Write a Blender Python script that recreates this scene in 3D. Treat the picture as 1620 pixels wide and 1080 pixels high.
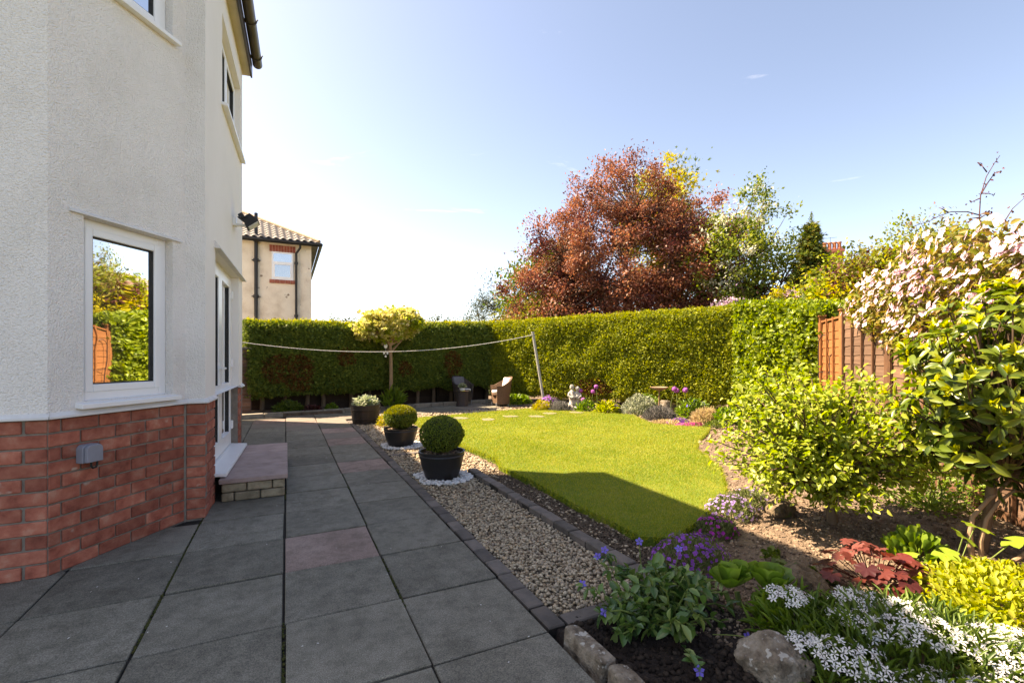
import bpy, bmesh, math, random
import numpy as np
from mathutils import Vector, Matrix
random.seed(11)
rng = np.random.default_rng(11)
R = math.radians
scene = bpy.context.scene
COL = scene.collection
for o in list(bpy.data.objects): bpy.data.objects.remove(o)

# ------------------------------------------------------------ camera, sky, sun
# world Y runs along the patio path and the door wall of the house; the viewpoint is the origin
YAW = 25.8
CY, SY = math.cos(R(YAW)), math.sin(R(YAW))
CAM_H = 1.31
cam_d = bpy.data.cameras.new('camera'); cam = bpy.data.objects.new('camera', cam_d); COL.objects.link(cam)
cam.location = (0, 0, CAM_H); cam.rotation_euler = (R(90), 0, R(-YAW))
cam_d.lens = 16.4; cam_d.sensor_width = 36; cam_d.shift_y = 0.01605
cam_d.clip_start = 0.05; cam_d.clip_end = 3000
scene.camera = cam

SUN_AZ = math.atan2(0.776, 0.631)      # angle from +Y towards -X
SUN_EL = R(49.0)
world = bpy.data.worlds.new('World'); scene.world = world; world.use_nodes = True
wn = world.node_tree.nodes; wl = world.node_tree.links; wn.clear()
w_out = wn.new('ShaderNodeOutputWorld'); w_bg = wn.new('ShaderNodeBackground')
sky = wn.new('ShaderNodeTexSky'); sky.sky_type = 'NISHITA'; sky.sun_disc = False
sky.sun_elevation = SUN_EL; sky.sun_rotation = -SUN_AZ
sky.air_density = 0.72; sky.dust_density = 0.9; sky.ozone_density = 1.0; sky.altitude = 60
w_bg.inputs['Strength'].default_value = 0.10
# thin high cloud wisps
tc = wn.new('ShaderNodeTexCoord'); mp = wn.new('ShaderNodeMapping'); mp.inputs['Scale'].default_value = (1.6, 1.6, 7.0)
mp.inputs['Rotation'].default_value = (0.25, 0.1, 0.4)
nz = wn.new('ShaderNodeTexNoise'); nz.inputs['Scale'].default_value = 1.7; nz.inputs['Detail'].default_value = 9; nz.inputs['Roughness'].default_value = 0.62
nz.inputs['Distortion'].default_value = 0.6
rp = wn.new('ShaderNodeValToRGB'); rp.color_ramp.elements[0].position = 0.63; rp.color_ramp.elements[1].position = 1.0
rp.color_ramp.elements[1].color = (0.55, 0.55, 0.55, 1)
mx = wn.new('ShaderNodeMix'); mx.data_type = 'RGBA'
mx.inputs['B'].default_value = (8.5, 8.6, 8.9, 1)
wl.new(tc.outputs['Generated'], mp.inputs['Vector']); wl.new(mp.outputs['Vector'], nz.inputs['Vector'])
wl.new(nz.outputs['Fac'], rp.inputs['Fac']); wl.new(rp.outputs['Color'], mx.inputs['Factor'])
wl.new(sky.outputs['Color'], mx.inputs['A']); wl.new(mx.outputs['Result'], w_bg.inputs['Color'])
wl.new(w_bg.outputs['Background'], w_out.inputs['Surface'])

sun_d = bpy.data.lights.new('sun', 'SUN'); sun = bpy.data.objects.new('sun', sun_d); COL.objects.link(sun)
sun_d.energy = 5.0; sun_d.angle = R(0.55); sun_d.color = (1.0, 0.92, 0.80)
sv = Vector((-math.sin(SUN_AZ)*math.cos(SUN_EL), math.cos(SUN_AZ)*math.cos(SUN_EL), math.sin(SUN_EL)))
sun.rotation_euler = sv.to_track_quat('Z', 'Y').to_euler(); sun.location = (-10, 10, 20)

vs = scene.view_settings
vs.view_transform = 'Standard'; vs.look = 'None'; vs.gamma = 1; vs.use_curve_mapping = False; vs.exposure = 2.05
try:
    vs.use_white_balance = True; vs.white_balance_temperature = 8500; vs.white_balance_tint = 15
except Exception: pass

def G(r, f, z=0.0):
    """metres to the right and ahead of the viewpoint -> world"""
    return (CY*r + SY*f, -SY*r + CY*f, z)
def V(r, f, z=0.0): return Vector(G(r, f, z))

# ------------------------------------------------------------ noise
TAB = rng.random((256, 256))
def vn(x, y):
    x = np.asarray(x, float); y = np.asarray(y, float)
    xi = np.floor(x).astype(int); yi = np.floor(y).astype(int); fx = x-xi; fy = y-yi
    fx = fx*fx*(3-2*fx); fy = fy*fy*(3-2*fy)
    a = TAB[xi % 256, yi % 256]; b = TAB[(xi+1) % 256, yi % 256]; c = TAB[xi % 256, (yi+1) % 256]; d = TAB[(xi+1) % 256, (yi+1) % 256]
    return (a*(1-fx)+b*fx)*(1-fy)+(c*(1-fx)+d*fx)*fy
def fbm(x, y, o=4):
    s = 0; a = 0.5
    for i in range(o):
        s = s+a*vn(x*2**i+17*i, y*2**i+31*i); a *= 0.5
    return s

# ------------------------------------------------------------ materials
def new_mat(name):
    m = bpy.data.materials.new(name); m.use_nodes = True; nt = m.node_tree
    return m, nt, nt.nodes['Principled BSDF']
def obj_coords(nt):
    N = nt.nodes; L = nt.links
    t = N.new('ShaderNodeTexCoord'); oi = N.new('ShaderNodeObjectInfo')
    sc = N.new('ShaderNodeMath'); sc.operation = 'MULTIPLY'; sc.inputs[1].default_value = 53.0
    L.new(oi.outputs['Random'], sc.inputs[0])
    add = N.new('ShaderNodeVectorMath'); add.operation = 'ADD'
    L.new(t.outputs['Object'], add.inputs[0]); L.new(sc.outputs[0], add.inputs[1])
    return add.outputs[0], oi
def ramp(nt, fac, cols, pos=None):
    r = nt.nodes.new('ShaderNodeValToRGB'); e = r.color_ramp.elements
    n = len(cols)
    for i, c in enumerate(cols):
        p = pos[i] if pos else i/(n-1)
        if i == 0: e[0].position = p; el = e[0]
        elif i == n-1: e[len(e)-1].position = p; el = e[len(e)-1]
        else: el = e.new(p)
        el.color = (*c, 1)
    nt.links.new(fac, r.inputs['Fac']); return r.outputs['Color']
def M(name, cols, scale=6, rough=0.8, bump=0.0, bscale=40, bdist=0.01, spec=0.3, objvar=0.0, pos=None, metal=0.0, detail=6, stretch=None, spots=None, vor=False):
    m, nt, b = new_mat(name); N = nt.nodes; L = nt.links
    vec, oi = obj_coords(nt)
    if stretch:
        mpn = N.new('ShaderNodeMapping'); mpn.inputs['Scale'].default_value = stretch; L.new(vec, mpn.inputs['Vector']); vec = mpn.outputs[0]
    n = N.new('ShaderNodeTexNoise'); n.inputs['Scale'].default_value = scale; n.inputs['Detail'].default_value = detail; n.inputs['Roughness'].default_value = 0.6
    L.new(vec, n.inputs['Vector'])
    if not pos: pos = [0.3+0.4*i/(max(1, len(cols)-1)) for i in range(len(cols))]
    col = ramp(nt, n.outputs['Fac'], cols, pos)
    if spots:
        sn = N.new('ShaderNodeTexNoise'); sn.inputs['Scale'].default_value = spots[1]; sn.inputs['Detail'].default_value = 3
        L.new(vec, sn.inputs['Vector'])
        f = ramp(nt, sn.outputs['Fac'], [(0, 0, 0), (1, 1, 1)], [spots[2], spots[2]+0.05])
        x = N.new('ShaderNodeMix'); x.data_type = 'RGBA'; x.inputs['B'].default_value = (*spots[0], 1)
        L.new(f, x.inputs['Factor']); L.new(col, x.inputs['A']); col = x.outputs['Result']
    if objvar:
        h = N.new('ShaderNodeHueSaturation'); mr = N.new('ShaderNodeMapRange')
        mr.inputs['To Min'].default_value = 1-objvar; mr.inputs['To Max'].default_value = 1+objvar
        L.new(oi.outputs['Random'], mr.inputs['Value']); L.new(mr.outputs[0], h.inputs['Value']); L.new(col, h.inputs['Color']); col = h.outputs['Color']
    L.new(col, b.inputs['Base Color'])
    b.inputs['Roughness'].default_value = rough; b.inputs['Specular IOR Level'].default_value = spec; b.inputs['Metallic'].default_value = metal
    if bump:
        if vor:
            bn = N.new('ShaderNodeTexVoronoi'); bn.inputs['Scale'].default_value = bscale; bo = bn.outputs['Distance']
            n2 = N.new('ShaderNodeTexNoise'); n2.inputs['Scale'].default_value = bscale*0.8; n2.inputs['Detail'].default_value = 4; L.new(vec, n2.inputs['Vector'])
            ad = N.new('ShaderNodeMath'); ad.operation = 'SUBTRACT'; L.new(n2.outputs['Fac'], ad.inputs[0]); 
            ml = N.new('ShaderNodeMath'); ml.operation = 'MULTIPLY'; ml.inputs[1].default_value = 0.6; L.new(bo, ml.inputs[0]); L.new(ml.outputs[0], ad.inputs[1]); bo = ad.outputs[0]
        else:
            bn = N.new('ShaderNodeTexNoise'); bn.inputs['Scale'].default_value = bscale; bn.inputs['Detail'].default_value = 5; bo = bn.outputs['Fac']
        L.new(vec, bn.inputs['Vector'])
        bp = N.new('ShaderNodeBump'); bp.inputs['Strength'].default_value = bump; bp.inputs['Distance'].default_value = bdist
        L.new(bo, bp.inputs['Height']); L.new(bp.outputs['Normal'], b.inputs['Normal'])
    return m
def leaf_mat(name, cols, trans=0.35, rough=0.5, spec=0.4, tcol=None, pos=None):
    m, nt, b = new_mat(name); N = nt.nodes; L = nt.links
    at = N.new('ShaderNodeAttribute'); at.attribute_name = 'rnd'
    oi = N.new('ShaderNodeObjectInfo')
    ad = N.new('ShaderNodeMath'); ad.operation = 'ADD'; L.new(at.outputs['Fac'], ad.inputs[0]); L.new(oi.outputs['Random'], ad.inputs[1])
    fr = N.new('ShaderNodeMath'); fr.operation = 'FRACT'; L.new(ad.outputs[0], fr.inputs[0])
    col = ramp(nt, fr.outputs[0], cols, pos)
    L.new(col, b.inputs['Base Color']); b.inputs['Roughness'].default_value = rough; b.inputs['Specular IOR Level'].default_value = spec
    tr = N.new('ShaderNodeBsdfTranslucent'); 
    hs = N.new('ShaderNodeHueSaturation'); hs.inputs['Saturation'].default_value = 1.1; hs.inputs['Value'].default_value = 1.5
    L.new(col, hs.inputs['Color']); L.new(hs.outputs['Color'], tr.inputs['Color'])
    mxs = N.new('ShaderNodeMixShader'); mxs.inputs['Fac'].default_value = trans
    L.new(b.outputs[0], mxs.inputs[1]); L.new(tr.outputs[0], mxs.inputs[2])
    L.new(mxs.outputs[0], N['Material Output'].inputs['Surface'])
    return m
def glass_mat(name, dark, refl):
    m, nt, b = new_mat(name); N = nt.nodes; L = nt.links
    b.inputs['Base Color'].default_value = (*dark, 1); b.inputs['Roughness'].default_value = 0.4
    g = N.new('ShaderNodeBsdfGlossy'); g.inputs['Roughness'].default_value = 0.015; g.inputs['Color'].default_value = (0.95, 0.95, 0.95, 1)
    # old double glazing is never perfectly flat
    t = N.new('ShaderNodeTexCoord'); n = N.new('ShaderNodeTexNoise'); n.inputs['Scale'].default_value = 3.0; n.inputs['Detail'].default_value = 1
    L.new(t.outputs['Object'], n.inputs['Vector']); bp = N.new('ShaderNodeBump'); bp.inputs['Strength'].default_value = 0.08; bp.inputs['Distance'].default_value = 0.02
    L.new(n.outputs['Fac'], bp.inputs['Height']); L.new(bp.outputs['Normal'], g.inputs['Normal'])
    fr = N.new('ShaderNodeFresnel'); fr.inputs['IOR'].default_value = 1.5
    mr = N.new('ShaderNodeMapRange'); mr.inputs['To Min'].default_value = refl; mr.inputs['To Max'].default_value = 1.0
    L.new(fr.outputs[0], mr.inputs['Value'])
    x = N.new('ShaderNodeMixShader'); L.new(mr.outputs[0], x.inputs['Fac']); L.new(b.outputs[0], x.inputs[1]); L.new(g.outputs[0], x.inputs[2])
    L.new(x.outputs[0], N['Material Output'].inputs['Surface']); return m

# ------------------------------------------------------------ objects
def tag(o, label=None, cat=None, group=None, kind=None):
    if label: o['label'] = label
    if cat: o['category'] = cat
    if group: o['group'] = group
    if kind: o['kind'] = kind
    return o
def empty(name, loc, rz=0, label=None, cat=None, group=None):
    o = bpy.data.objects.new(name, None); COL.objects.link(o); o.location = loc; o.rotation_euler = (0, 0, rz)
    o.empty_display_size = 0.1
    return tag(o, label, cat, group)
def link(name, me, parent=None, mat=None):
    if mat is not None and len(me.materials) == 0: me.materials.append(mat)
    o = bpy.data.objects.new(name, me); COL.objects.link(o)
    if parent is not None: o.parent = parent
    return o
class MB:
    def __init__(s): s.v = []; s.f = []
    def add(s, vs, fs, M4=None):
        k = len(s.v)
        for p in vs:
            p = Vector(p); s.v.append(tuple(M4 @ p) if M4 else tuple(p))
        s.f += [tuple(i+k for i in f) for f in fs]
        return s
    def box(s, x0, x1, y0, y1, z0, z1, M4=None):
        return s.add([(x0, y0, z0), (x1, y0, z0), (x1, y1, z0), (x0, y1, z0), (x0, y0, z1), (x1, y0, z1), (x1, y1, z1), (x0, y1, z1)],
              [(0, 3, 2, 1), (4, 5, 6, 7), (0, 1, 5, 4), (1, 2, 6, 5), (2, 3, 7, 6), (3, 0, 4, 7)], M4)
    def prism(s, pts, z0, z1, M4=None):
        n = len(pts)
        return s.add([(x, y, z0) for x, y in pts]+[(x, y, z1) for x, y in pts],
              [tuple(range(n-1, -1, -1)), tuple(range(n, 2*n))]+[(i, (i+1) % n, (i+1) % n+n, i+n) for i in range(n)], M4)
    def tube(s, pts, rad, n=6, caps=True):
        pts = [Vector(p) for p in pts]
        if not hasattr(rad, '__len__'): rad = [rad]*len(pts)
        k = len(s.v); up = Vector((0.31, 0.17, 0.93)); prev = None
        for i, p in enumerate(pts):
            d = (pts[min(i+1, len(pts)-1)]-pts[max(i-1, 0)])
            if d.length < 1e-9: d = Vector((0, 0, 1))
            d.normalize()
            a = prev if prev is not None else up
            x = a-d*a.dot(d)
            if x.length < 1e-3: x = Vector((1, 0, 0))-d*d.x
            x.normalize(); prev = x; y = d.cross(x)
            for j in range(n):
                t = 2*math.pi*j/n; q = p+(x*math.cos(t)+y*math.sin(t))*rad[i]; s.v.append(tuple(q))
        for i in range(len(pts)-1):
            for j in range(n):
                j2 = (j+1) % n; s.f.append((k+i*n+j, k+i*n+j2, k+(i+1)*n+j2, k+(i+1)*n+j))
        if caps:
            s.f.append(tuple(k+j for j in range(n-1, -1, -1))); e = k+(len(pts)-1)*n; s.f.append(tuple(e+j for j in range(n)))
        return s
    def lathe(s, prof, n=32, c=(0, 0, 0), closed=False):
        k = len(s.v)
        for r, z in prof:
            for j in range(n):
                t = 2*math.pi*j/n; s.v.append((c[0]+r*math.cos(t), c[1]+r*math.sin(t), c[2]+z))
        m = len(prof)
        for i in range(m-1):
            for j in range(n):
                j2 = (j+1) % n; s.f.append((k+i*n+j, k+i*n+j2, k+(i+1)*n+j2, k+(i+1)*n+j))
        s.f.append(tuple(k+j for j in range(n-1, -1, -1))); s.f.append(tuple(k+(m-1)*n+j for j in range(n)))
        return s
    def ell(s, c, r, n=14, m=8):
        prof = []
        k = len(s.v)
        for i in range(m+1):
            a = -math.pi/2+math.pi*i/m
            for j in range(n):
                t = 2*math.pi*j/n
                s.v.append((c[0]+r[0]*max(.02, math.cos(a))*math.cos(t), c[1]+r[1]*max(.02, math.cos(a))*math.sin(t), c[2]+r[2]*math.sin(a)))
        for i in range(m):
            for j in range(n):
                j2 = (j+1) % n; s.f.append((k+i*n+j, k+i*n+j2, k+(i+1)*n+j2, k+(i+1)*n+j))
        s.f.append(tuple(k+j for j in range(n-1, -1, -1))); s.f.append(tuple(k+m*n+j for j in range(n)))
        return s
    def mesh(s, name, smooth=False, bevel=0.0, seg=1):
        me = bpy.data.meshes.new(name); me.from_pydata(s.v, [], s.f); me.update()
        if bevel:
            bm = bmesh.new(); bm.from_mesh(me)
            bmesh.ops.bevel(bm, geom=list(bm.edges), offset=bevel, segments=seg, affect='EDGES', profile=0.5, clamp_overlap=True)
            bm.to_mesh(me); bm.free()
        if smooth:
            me.polygons.foreach_set('use_smooth', [True]*len(me.polygons))
            try: me.set_sharp_from_angle(angle=R(40))
            except Exception: pass
        return me
    def build(s, name, mat, parent=None, smooth=False, bevel=0.0, seg=1, loc=None):
        o = link(name, s.mesh(name, smooth, bevel, seg), parent, mat)
        if loc is not None: o.location = loc
        return o
def tri_mesh(name, verts, tris, mat, parent=None, rnd=None, smooth=False):
    me = bpy.data.meshes.new(name); nv = len(verts); nt = len(tris)
    me.vertices.add(nv); me.vertices.foreach_set('co', np.asarray(verts, np.float32).ravel())
    me.loops.add(nt*3); me.loops.foreach_set('vertex_index', np.asarray(tris, np.int32).ravel())
    me.polygons.add(nt); me.polygons.foreach_set('loop_start', np.arange(0, nt*3, 3, dtype=np.int32))
    if smooth: me.polygons.foreach_set('use_smooth', np.ones(nt, bool))
    me.update(calc_edges=True)
    if rnd is not None:
        a = me.attributes.new('rnd', 'FLOAT', 'POINT'); a.data.foreach_set('value', np.asarray(rnd, np.float32))
    return link(name, me, parent, mat)

# leaf templates: (along, side, up) and triangles
def t_strip(rows, fold=0.3, droop=0.15):
    v = []; f = []
    for i, (x, w) in enumerate(rows):
        z = -droop*x*x
        if w == 0: v.append((x, 0, z)); 
        else: v += [(x, w, z+fold*w), (x, 0, z), (x, -w, z+fold*w)]
    # first and last rows are points
    n = len(rows); idx = []; k = 0
    for x, w in rows: idx.append((k,) if w == 0 else (k, k+1, k+2)); k += 1 if w == 0 else 3
    for i in range(n-1):
        a, b = idx[i], idx[i+1]
        if len(a) == 1 and len(b) == 3: f += [(a[0], b[1], b[0]), (a[0], b[2], b[1])]
        elif len(a) == 3 and len(b) == 1: f += [(a[0], a[1], b[0]), (a[1], a[2], b[0])]
        else: f += [(a[0], a[1], b[1]), (a[0], b[1], b[0]), (a[1], a[2], b[2]), (a[1], b[2], b[1])]
    return np.array(v), np.array(f)
T_DIA = (np.array([(0, 0, 0), (.45, .5, .1), (1, 0, 0), (.45, -.5, .1)]), np.array([(0, 2, 1), (0, 3, 2)]))
T_LEAF = t_strip([(0, 0), (.25, .38), (.55, .5), (.82, .3), (1, 0)])
T_LONG = t_strip([(0, 0), (.2, .32), (.5, .5), (.8, .34), (1, 0)], 0.25, 0.22)
T_SPOON = t_strip([(0, 0), (.25, .24), (.5, .42), (.75, .5), (.92, .36), (1, 0)], 0.45, -0.30)
T_BLADE = (np.array([(0, .5, 0), (0, -.5, 0), (.55, .32, .06), (.55, -.32, .06), (1, 0, -.05)]), np.array([(0, 1, 2), (1, 3, 2), (2, 3, 4)]))
T_GRASS = (np.array([(0, .5, 0), (0, -.5, 0), (1, 0, 0)]), np.array([(0, 1, 2)]))
def t_fan(n, petal):  # radial petals in the side/along plane, facing up
    v = []; f = []
    for i in range(n):
        a = 2*math.pi*i/n; c, s = math.cos(a), math.sin(a); k = len(v)
        for x, y, z in [(0.06, 0, 0), (.6, petal, .12), (1, 0, .10), (.6, -petal, .12)]:
            v.append((c*x-s*y, s*x+c*y, z))
        f += [(k, k+2, k+1), (k, k+3, k+2)]
    return np.array(v), np.array(f)
T_STAR5 = t_fan(5, .20); T_FL5 = t_fan(5, .34); T_FL4 = t_fan(4, .5)
def t_palm(lobes, depth=0.25, sinus=True):
    v = [(0.0, 0, 0)]; f = []; n = lobes*4
    for i in range(n+1):
        a = -2.75+5.5*i/n; rr = 0.55*(1-depth*(0.5+0.5*math.cos(2*math.pi*i/4)))*(1.15-0.18*abs(a)/2.75)
        z = 0.10*math.cos(2*math.pi*i/4)*.3+0.1*rr-.25*rr*rr
        v.append((rr*math.cos(a), rr*math.sin(a), z))
    f = [(0, i, i+1) for i in range(1, n+1)]
    return np.array(v), np.array(f)
T_PALM = t_palm(7, .2); T_PALM5 = t_palm(5, .27); T_ROUND = t_palm(9, .08)
T_SPRAY = (np.concatenate([np.array([(0, 0, 0), (.45, .16, .03), (1, 0, 0), (.45, -.16, .03)]),
    np.array([(.1, 0, 0), (.45, .34, .02), (.8, .5, 0), (.5, .18, 0)]), np.array([(.1, 0, 0), (.5, -.18, 0), (.8, -.5, 0), (.45, -.34, .02)])]),
    np.array([(0, 2, 1), (0, 3, 2), (4, 6, 5), (4, 7, 6), (8, 10, 9), (8, 11, 10)]))

def nrm(a): return a/np.maximum(1e-9, np.linalg.norm(a, axis=-1, keepdims=True))
def rdir(n): return nrm(rng.normal(size=(n, 3)))
def frames(A, Nn):
    a = nrm(A); s = np.cross(Nn, a); bad = np.linalg.norm(s, axis=1) < 1e-3
    if bad.any(): s[bad] = np.cross(np.array([.3, .9, .2]), a[bad])
    s = nrm(s); return a, s, np.cross(a, s)
def leaves(name, mat, parent, P, A, Nn, L, W, tmpl, kind='stuff', smooth=False, rnd=None):
    n = len(P); tv, tf = tmpl; k = len(tv)
    a, s, nn = frames(A, Nn); L = np.broadcast_to(L, (n,))[:, None, None]; W = np.broadcast_to(W, (n,))[:, None, None]
    v = P[:, None, :]+L*tv[None, :, 0:1]*a[:, None, :]+W*tv[None, :, 1:2]*s[:, None, :]+L*tv[None, :, 2:3]*nn[:, None, :]
    f = tf[None]+(np.arange(n)*k)[:, None, None]
    o = tri_mesh(name, v.reshape(-1, 3), f.reshape(-1, 3), mat, parent, np.repeat(rng.random(n) if rnd is None else rnd, k), smooth)
    if kind: o['kind'] = kind
    return o
TM = {}
def leaf_objs(name, mat, parent, P, A, Nn, L, W, tmpl, smooth=True):
    """each leaf (or flower) an object of its own, sharing one mesh"""
    key = (name, mat.name, id(tmpl))
    if key not in TM:
        tv, tf = tmpl; me = bpy.data.meshes.new(name); me.from_pydata([tuple(x) for x in tv], [], [tuple(int(i) for i in t) for t in tf]); me.materials.append(mat)
        if smooth: me.polygons.foreach_set('use_smooth', [True]*len(me.polygons))
        TM[key] = me
    n = len(P); a, s, nn = frames(A, Nn); L = np.broadcast_to(L, (n,)); W = np.broadcast_to(W, (n,))
    for i in range(n):
        o = bpy.data.objects.new(name, TM[key]); COL.objects.link(o); o.parent = parent
        o.matrix_local = Matrix(((a[i, 0]*L[i], s[i, 0]*W[i], nn[i, 0]*L[i], P[i, 0]), (a[i, 1]*L[i], s[i, 1]*W[i], nn[i, 1]*L[i], P[i, 1]), (a[i, 2]*L[i], s[i, 2]*W[i], nn[i, 2]*L[i], P[i, 2]), (0, 0, 0, 1)))
def split_leaves(name, stuffname, mat, parent, P, A, Nn, L, W, tmpl, maxn=300):
    """the leaves that show largest become objects, the rest one part"""
    n = len(P); L = np.broadcast_to(L, (n,)).copy(); W = np.broadcast_to(W, (n,)).copy()
    loc = np.array(parent.location); vd = nrm(loc+P-np.array([0, 0, CAM_H])); d = np.linalg.norm(loc+P-np.array([0, 0, CAM_H]), axis=1)
    a, s, nn = frames(A, Nn)
    score = np.abs((nn*vd).sum(1))*L*W/d**2
    # prefer the side of the plant that faces the viewpoint
    score *= np.where((P*-vd).sum(1) > np.quantile((P*-vd).sum(1), .45), 1.0, .2)
    o = np.argsort(-score); i, j = o[:maxn], o[maxn:]
    leaf_objs(name, mat, parent, P[i], A[i], Nn[i], L[i], W[i], tmpl)
    if len(j): leaves(stuffname, mat, parent, P[j], A[j], Nn[j], L[j], W[j], tmpl)

# ------------------------------------------------------------ material library
MT = {}
MT['render'] = M('roughcast_render', [(.755, .715, .67), (.84, .80, .76), (.865, .83, .795)], 1.6, .9, 1.0, 105, .011, vor=True)
MT['smooth_render'] = M('smooth_render', [(.79, .75, .70), (.85, .81, .765)], 2, .9, .15, 60, .004)
MT['brick'] = M('red_brick', [(.21, .058, .038), (.31, .092, .060), (.38, .13, .085), (.42, .20, .14)], 11, .85, .5, 60, .004, objvar=.25, spots=((.42, .30, .24), 7, .70))
MT['brick_dull'] = M('dull_brown_brick', [(.14, .075, .05), (.22, .12, .08)], 9, .9, .5, 60, .004, objvar=.2)
MT['mortar'] = M('mortar', [(.17, .145, .12), (.27, .235, .20)], 14, .95, .8, 70, .008)
MT['pvc'] = M('white_pvc', [(.80, .80, .80), (.84, .84, .84)], 3, .30, spec=.5)
MT['coping'] = M('painted_coping', [(.62, .60, .58), (.74, .72, .70)], 8, .7, .3, 30, .004)
MT['glass'] = glass_mat('window_glass', (.015, .014, .012), .55)
MT['glass_dim'] = glass_mat('door_glass', (.03, .03, .03), .45)
MT['seal'] = M('black_seal', [(.015, .015, .015), (.03, .03, .03)], 5, .6)
MT['gutter'] = M('brown_plastic_gutter', [(.045, .035, .026), (.085, .068, .05)], 5, .38, .2, 12, .003, spec=.5, spots=((.22, .19, .14), 9, .71))
MT['soffit'] = M('cream_soffit', [(.50, .42, .27), (.60, .52, .36)], 3, .7)
MT['rooftile'] = M('roof_tile', [(.13, .12, .112), (.22, .20, .185)], 4, .8, .3, 30, .004, objvar=.2)
MT['blackmetal'] = M('black_metal', [(.010, .010, .011), (.024, .024, .026)], 5, .45, spec=.4)
MT['whitelamp'] = M('lamp_glass', [(.75, .75, .75), (.82, .82, .82)], 5, .15, spec=.6)
MT['greyplastic'] = M('grey_plastic', [(.20, .21, .25), (.25, .26, .31)], 6, .45, spec=.4)
MT['slab_plain'] = M('dark_slab', [(.088, .085, .078), (.105, .101, .092), (.118, .113, .102), (.145, .138, .124)], 16, .78, .9, 110, .005, objvar=.22, spots=((.24, .23, .20), 26, .73), detail=14)
def slab_mat(name, lo, hi, stain):
    m, nt, b = new_mat(name); N = nt.nodes; L = nt.links; vec, oi = obj_coords(nt)
    def noise(sc, det, ro=.6):
        n = N.new('ShaderNodeTexNoise'); n.inputs['Scale'].default_value = sc; n.inputs['Detail'].default_value = det; n.inputs['Roughness'].default_value = ro; L.new(vec, n.inputs['Vector']); return n.outputs['Fac']
    def mix(f, a, b_, t='MIX', k=1.0):
        x = N.new('ShaderNodeMix'); x.data_type = 'RGBA'; x.blend_type = t
        if f is None: x.inputs['Factor'].default_value = k
        else: L.new(f, x.inputs['Factor'])
        L.new(a, x.inputs['A']); L.new(b_, x.inputs['B']); return x.outputs['Result']
    base = ramp(nt, noise(3.0, 5), [lo, hi], [.36, .66])
    base = mix(None, base, ramp(nt, noise(190, 2), [(.62, .62, .62), (1.0, 1.0, 1.0), (1.5, 1.5, 1.48)], [.34, .5, .68]), 'MULTIPLY')
    base = mix(None, base, ramp(nt, noise(11, 6, .7), [(.72, .72, .70), (1.05, 1.05, 1.05)], [.36, .56]), 'MULTIPLY')
    st = N.new('ShaderNodeRGB'); st.outputs[0].default_value = (*stain, 1)
    base = mix(ramp(nt, noise(17, 4, .7), [(0, 0, 0), (.55, .55, .55)], [.66, .74]), base, st.outputs[0])
    h = N.new('ShaderNodeHueSaturation'); mr = N.new('ShaderNodeMapRange'); mr.inputs['To Min'].default_value = .82; mr.inputs['To Max'].default_value = 1.2
    L.new(oi.outputs['Random'], mr.inputs['Value']); L.new(mr.outputs[0], h.inputs['Value']); L.new(base, h.inputs['Color']); L.new(h.outputs['Color'], b.inputs['Base Color'])
    b.inputs['Roughness'].default_value = .8; b.inputs['Specular IOR Level'].default_value = .25
    bp = N.new('ShaderNodeBump'); bp.inputs['Strength'].default_value = .7; bp.inputs['Distance'].default_value = .004
    ad = N.new('ShaderNodeMath'); ad.operation = 'ADD'; L.new(noise(130, 3), ad.inputs[0]); L.new(noise(14, 4), ad.inputs[1]); L.new(ad.outputs[0], bp.inputs['Height']); L.new(bp.outputs['Normal'], b.inputs['Normal'])
    return m
MT['slab'] = slab_mat('dark_slab', (.134, .124, .098), (.180, .167, .134), (.25, .235, .195))
MT['slab_pink'] = slab_mat('pink_slab', (.20, .142, .118), (.27, .198, .168), (.34, .28, .24))
MT['slab_pink_plain'] = M('pink_slab', [(.18, .125, .11), (.23, .165, .148), (.28, .205, .18)], 5, .75, .5, 40, .005, objvar=.12)
MT['slab_buff'] = M('buff_slab', [(.15, .125, .10), (.20, .17, .14)], 5, .75, .5, 40, .004, objvar=.15)
MT['slab_step'] = M('step_slab', [(.27, .19, .17), (.36, .26, .235), (.42, .31, .28)], 7, .75, .6, 35, .006, objvar=.08)
MT['block'] = M('yellow_stone_block', [(.16, .13, .085), (.27, .22, .15), (.34, .29, .20)], 12, .9, .8, 30, .012, objvar=.2)
MT['sand'] = M('joint_sand', [(.016, .014, .011), (.035, .03, .024)], 20, .95, .5, 80, .004)
MT['edging'] = M('edging_brick', [(.075, .065, .056), (.115, .098, .085), (.15, .12, .10)], 9, .85, .6, 50, .005, objvar=.25)
MT['kerbstone'] = M('kerb_stone', [(.15, .13, .10), (.24, .205, .16), (.30, .26, .20)], 8, .9, .7, 30, .008, objvar=.2)
MT['moss'] = M('moss', [(.03, .045, .008), (.07, .06, .015)], 20, .95, .8, 60, .01)
MT['gravel'] = leaf_mat('gravel_stones', [(.17, .12, .075), (.32, .24, .155), (.44, .36, .25), (.22, .175, .13), (.50, .41, .29), (.36, .25, .145)], 0.0, .7, .3)
MT['gravelbed'] = M('gravel_bed', [(.11, .085, .06), (.19, .15, .11)], 30, .95, .8, 90, .01)
MT['pebble'] = leaf_mat('white_pebbles', [(.45, .44, .42), (.66, .65, .63), (.56, .54, .51)], 0.0, .6, .3)
MT['soil'] = M('soil', [(.070, .048, .034), (.14, .098, .068), (.24, .175, .12)], 7, .97, .9, 55, .02)
MT['clod'] = leaf_mat('soil_clods', [(.075, .052, .037), (.17, .12, .082), (.28, .205, .14), (.12, .085, .058), (.36, .28, .20)], 0.0, .95, .1)
_nt = MT['soil'].node_tree; _b = _nt.nodes['Principled BSDF']; _src = _b.inputs['Base Color'].links[0].from_socket      # moist compost by the patio, dry earth elsewhere
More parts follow.
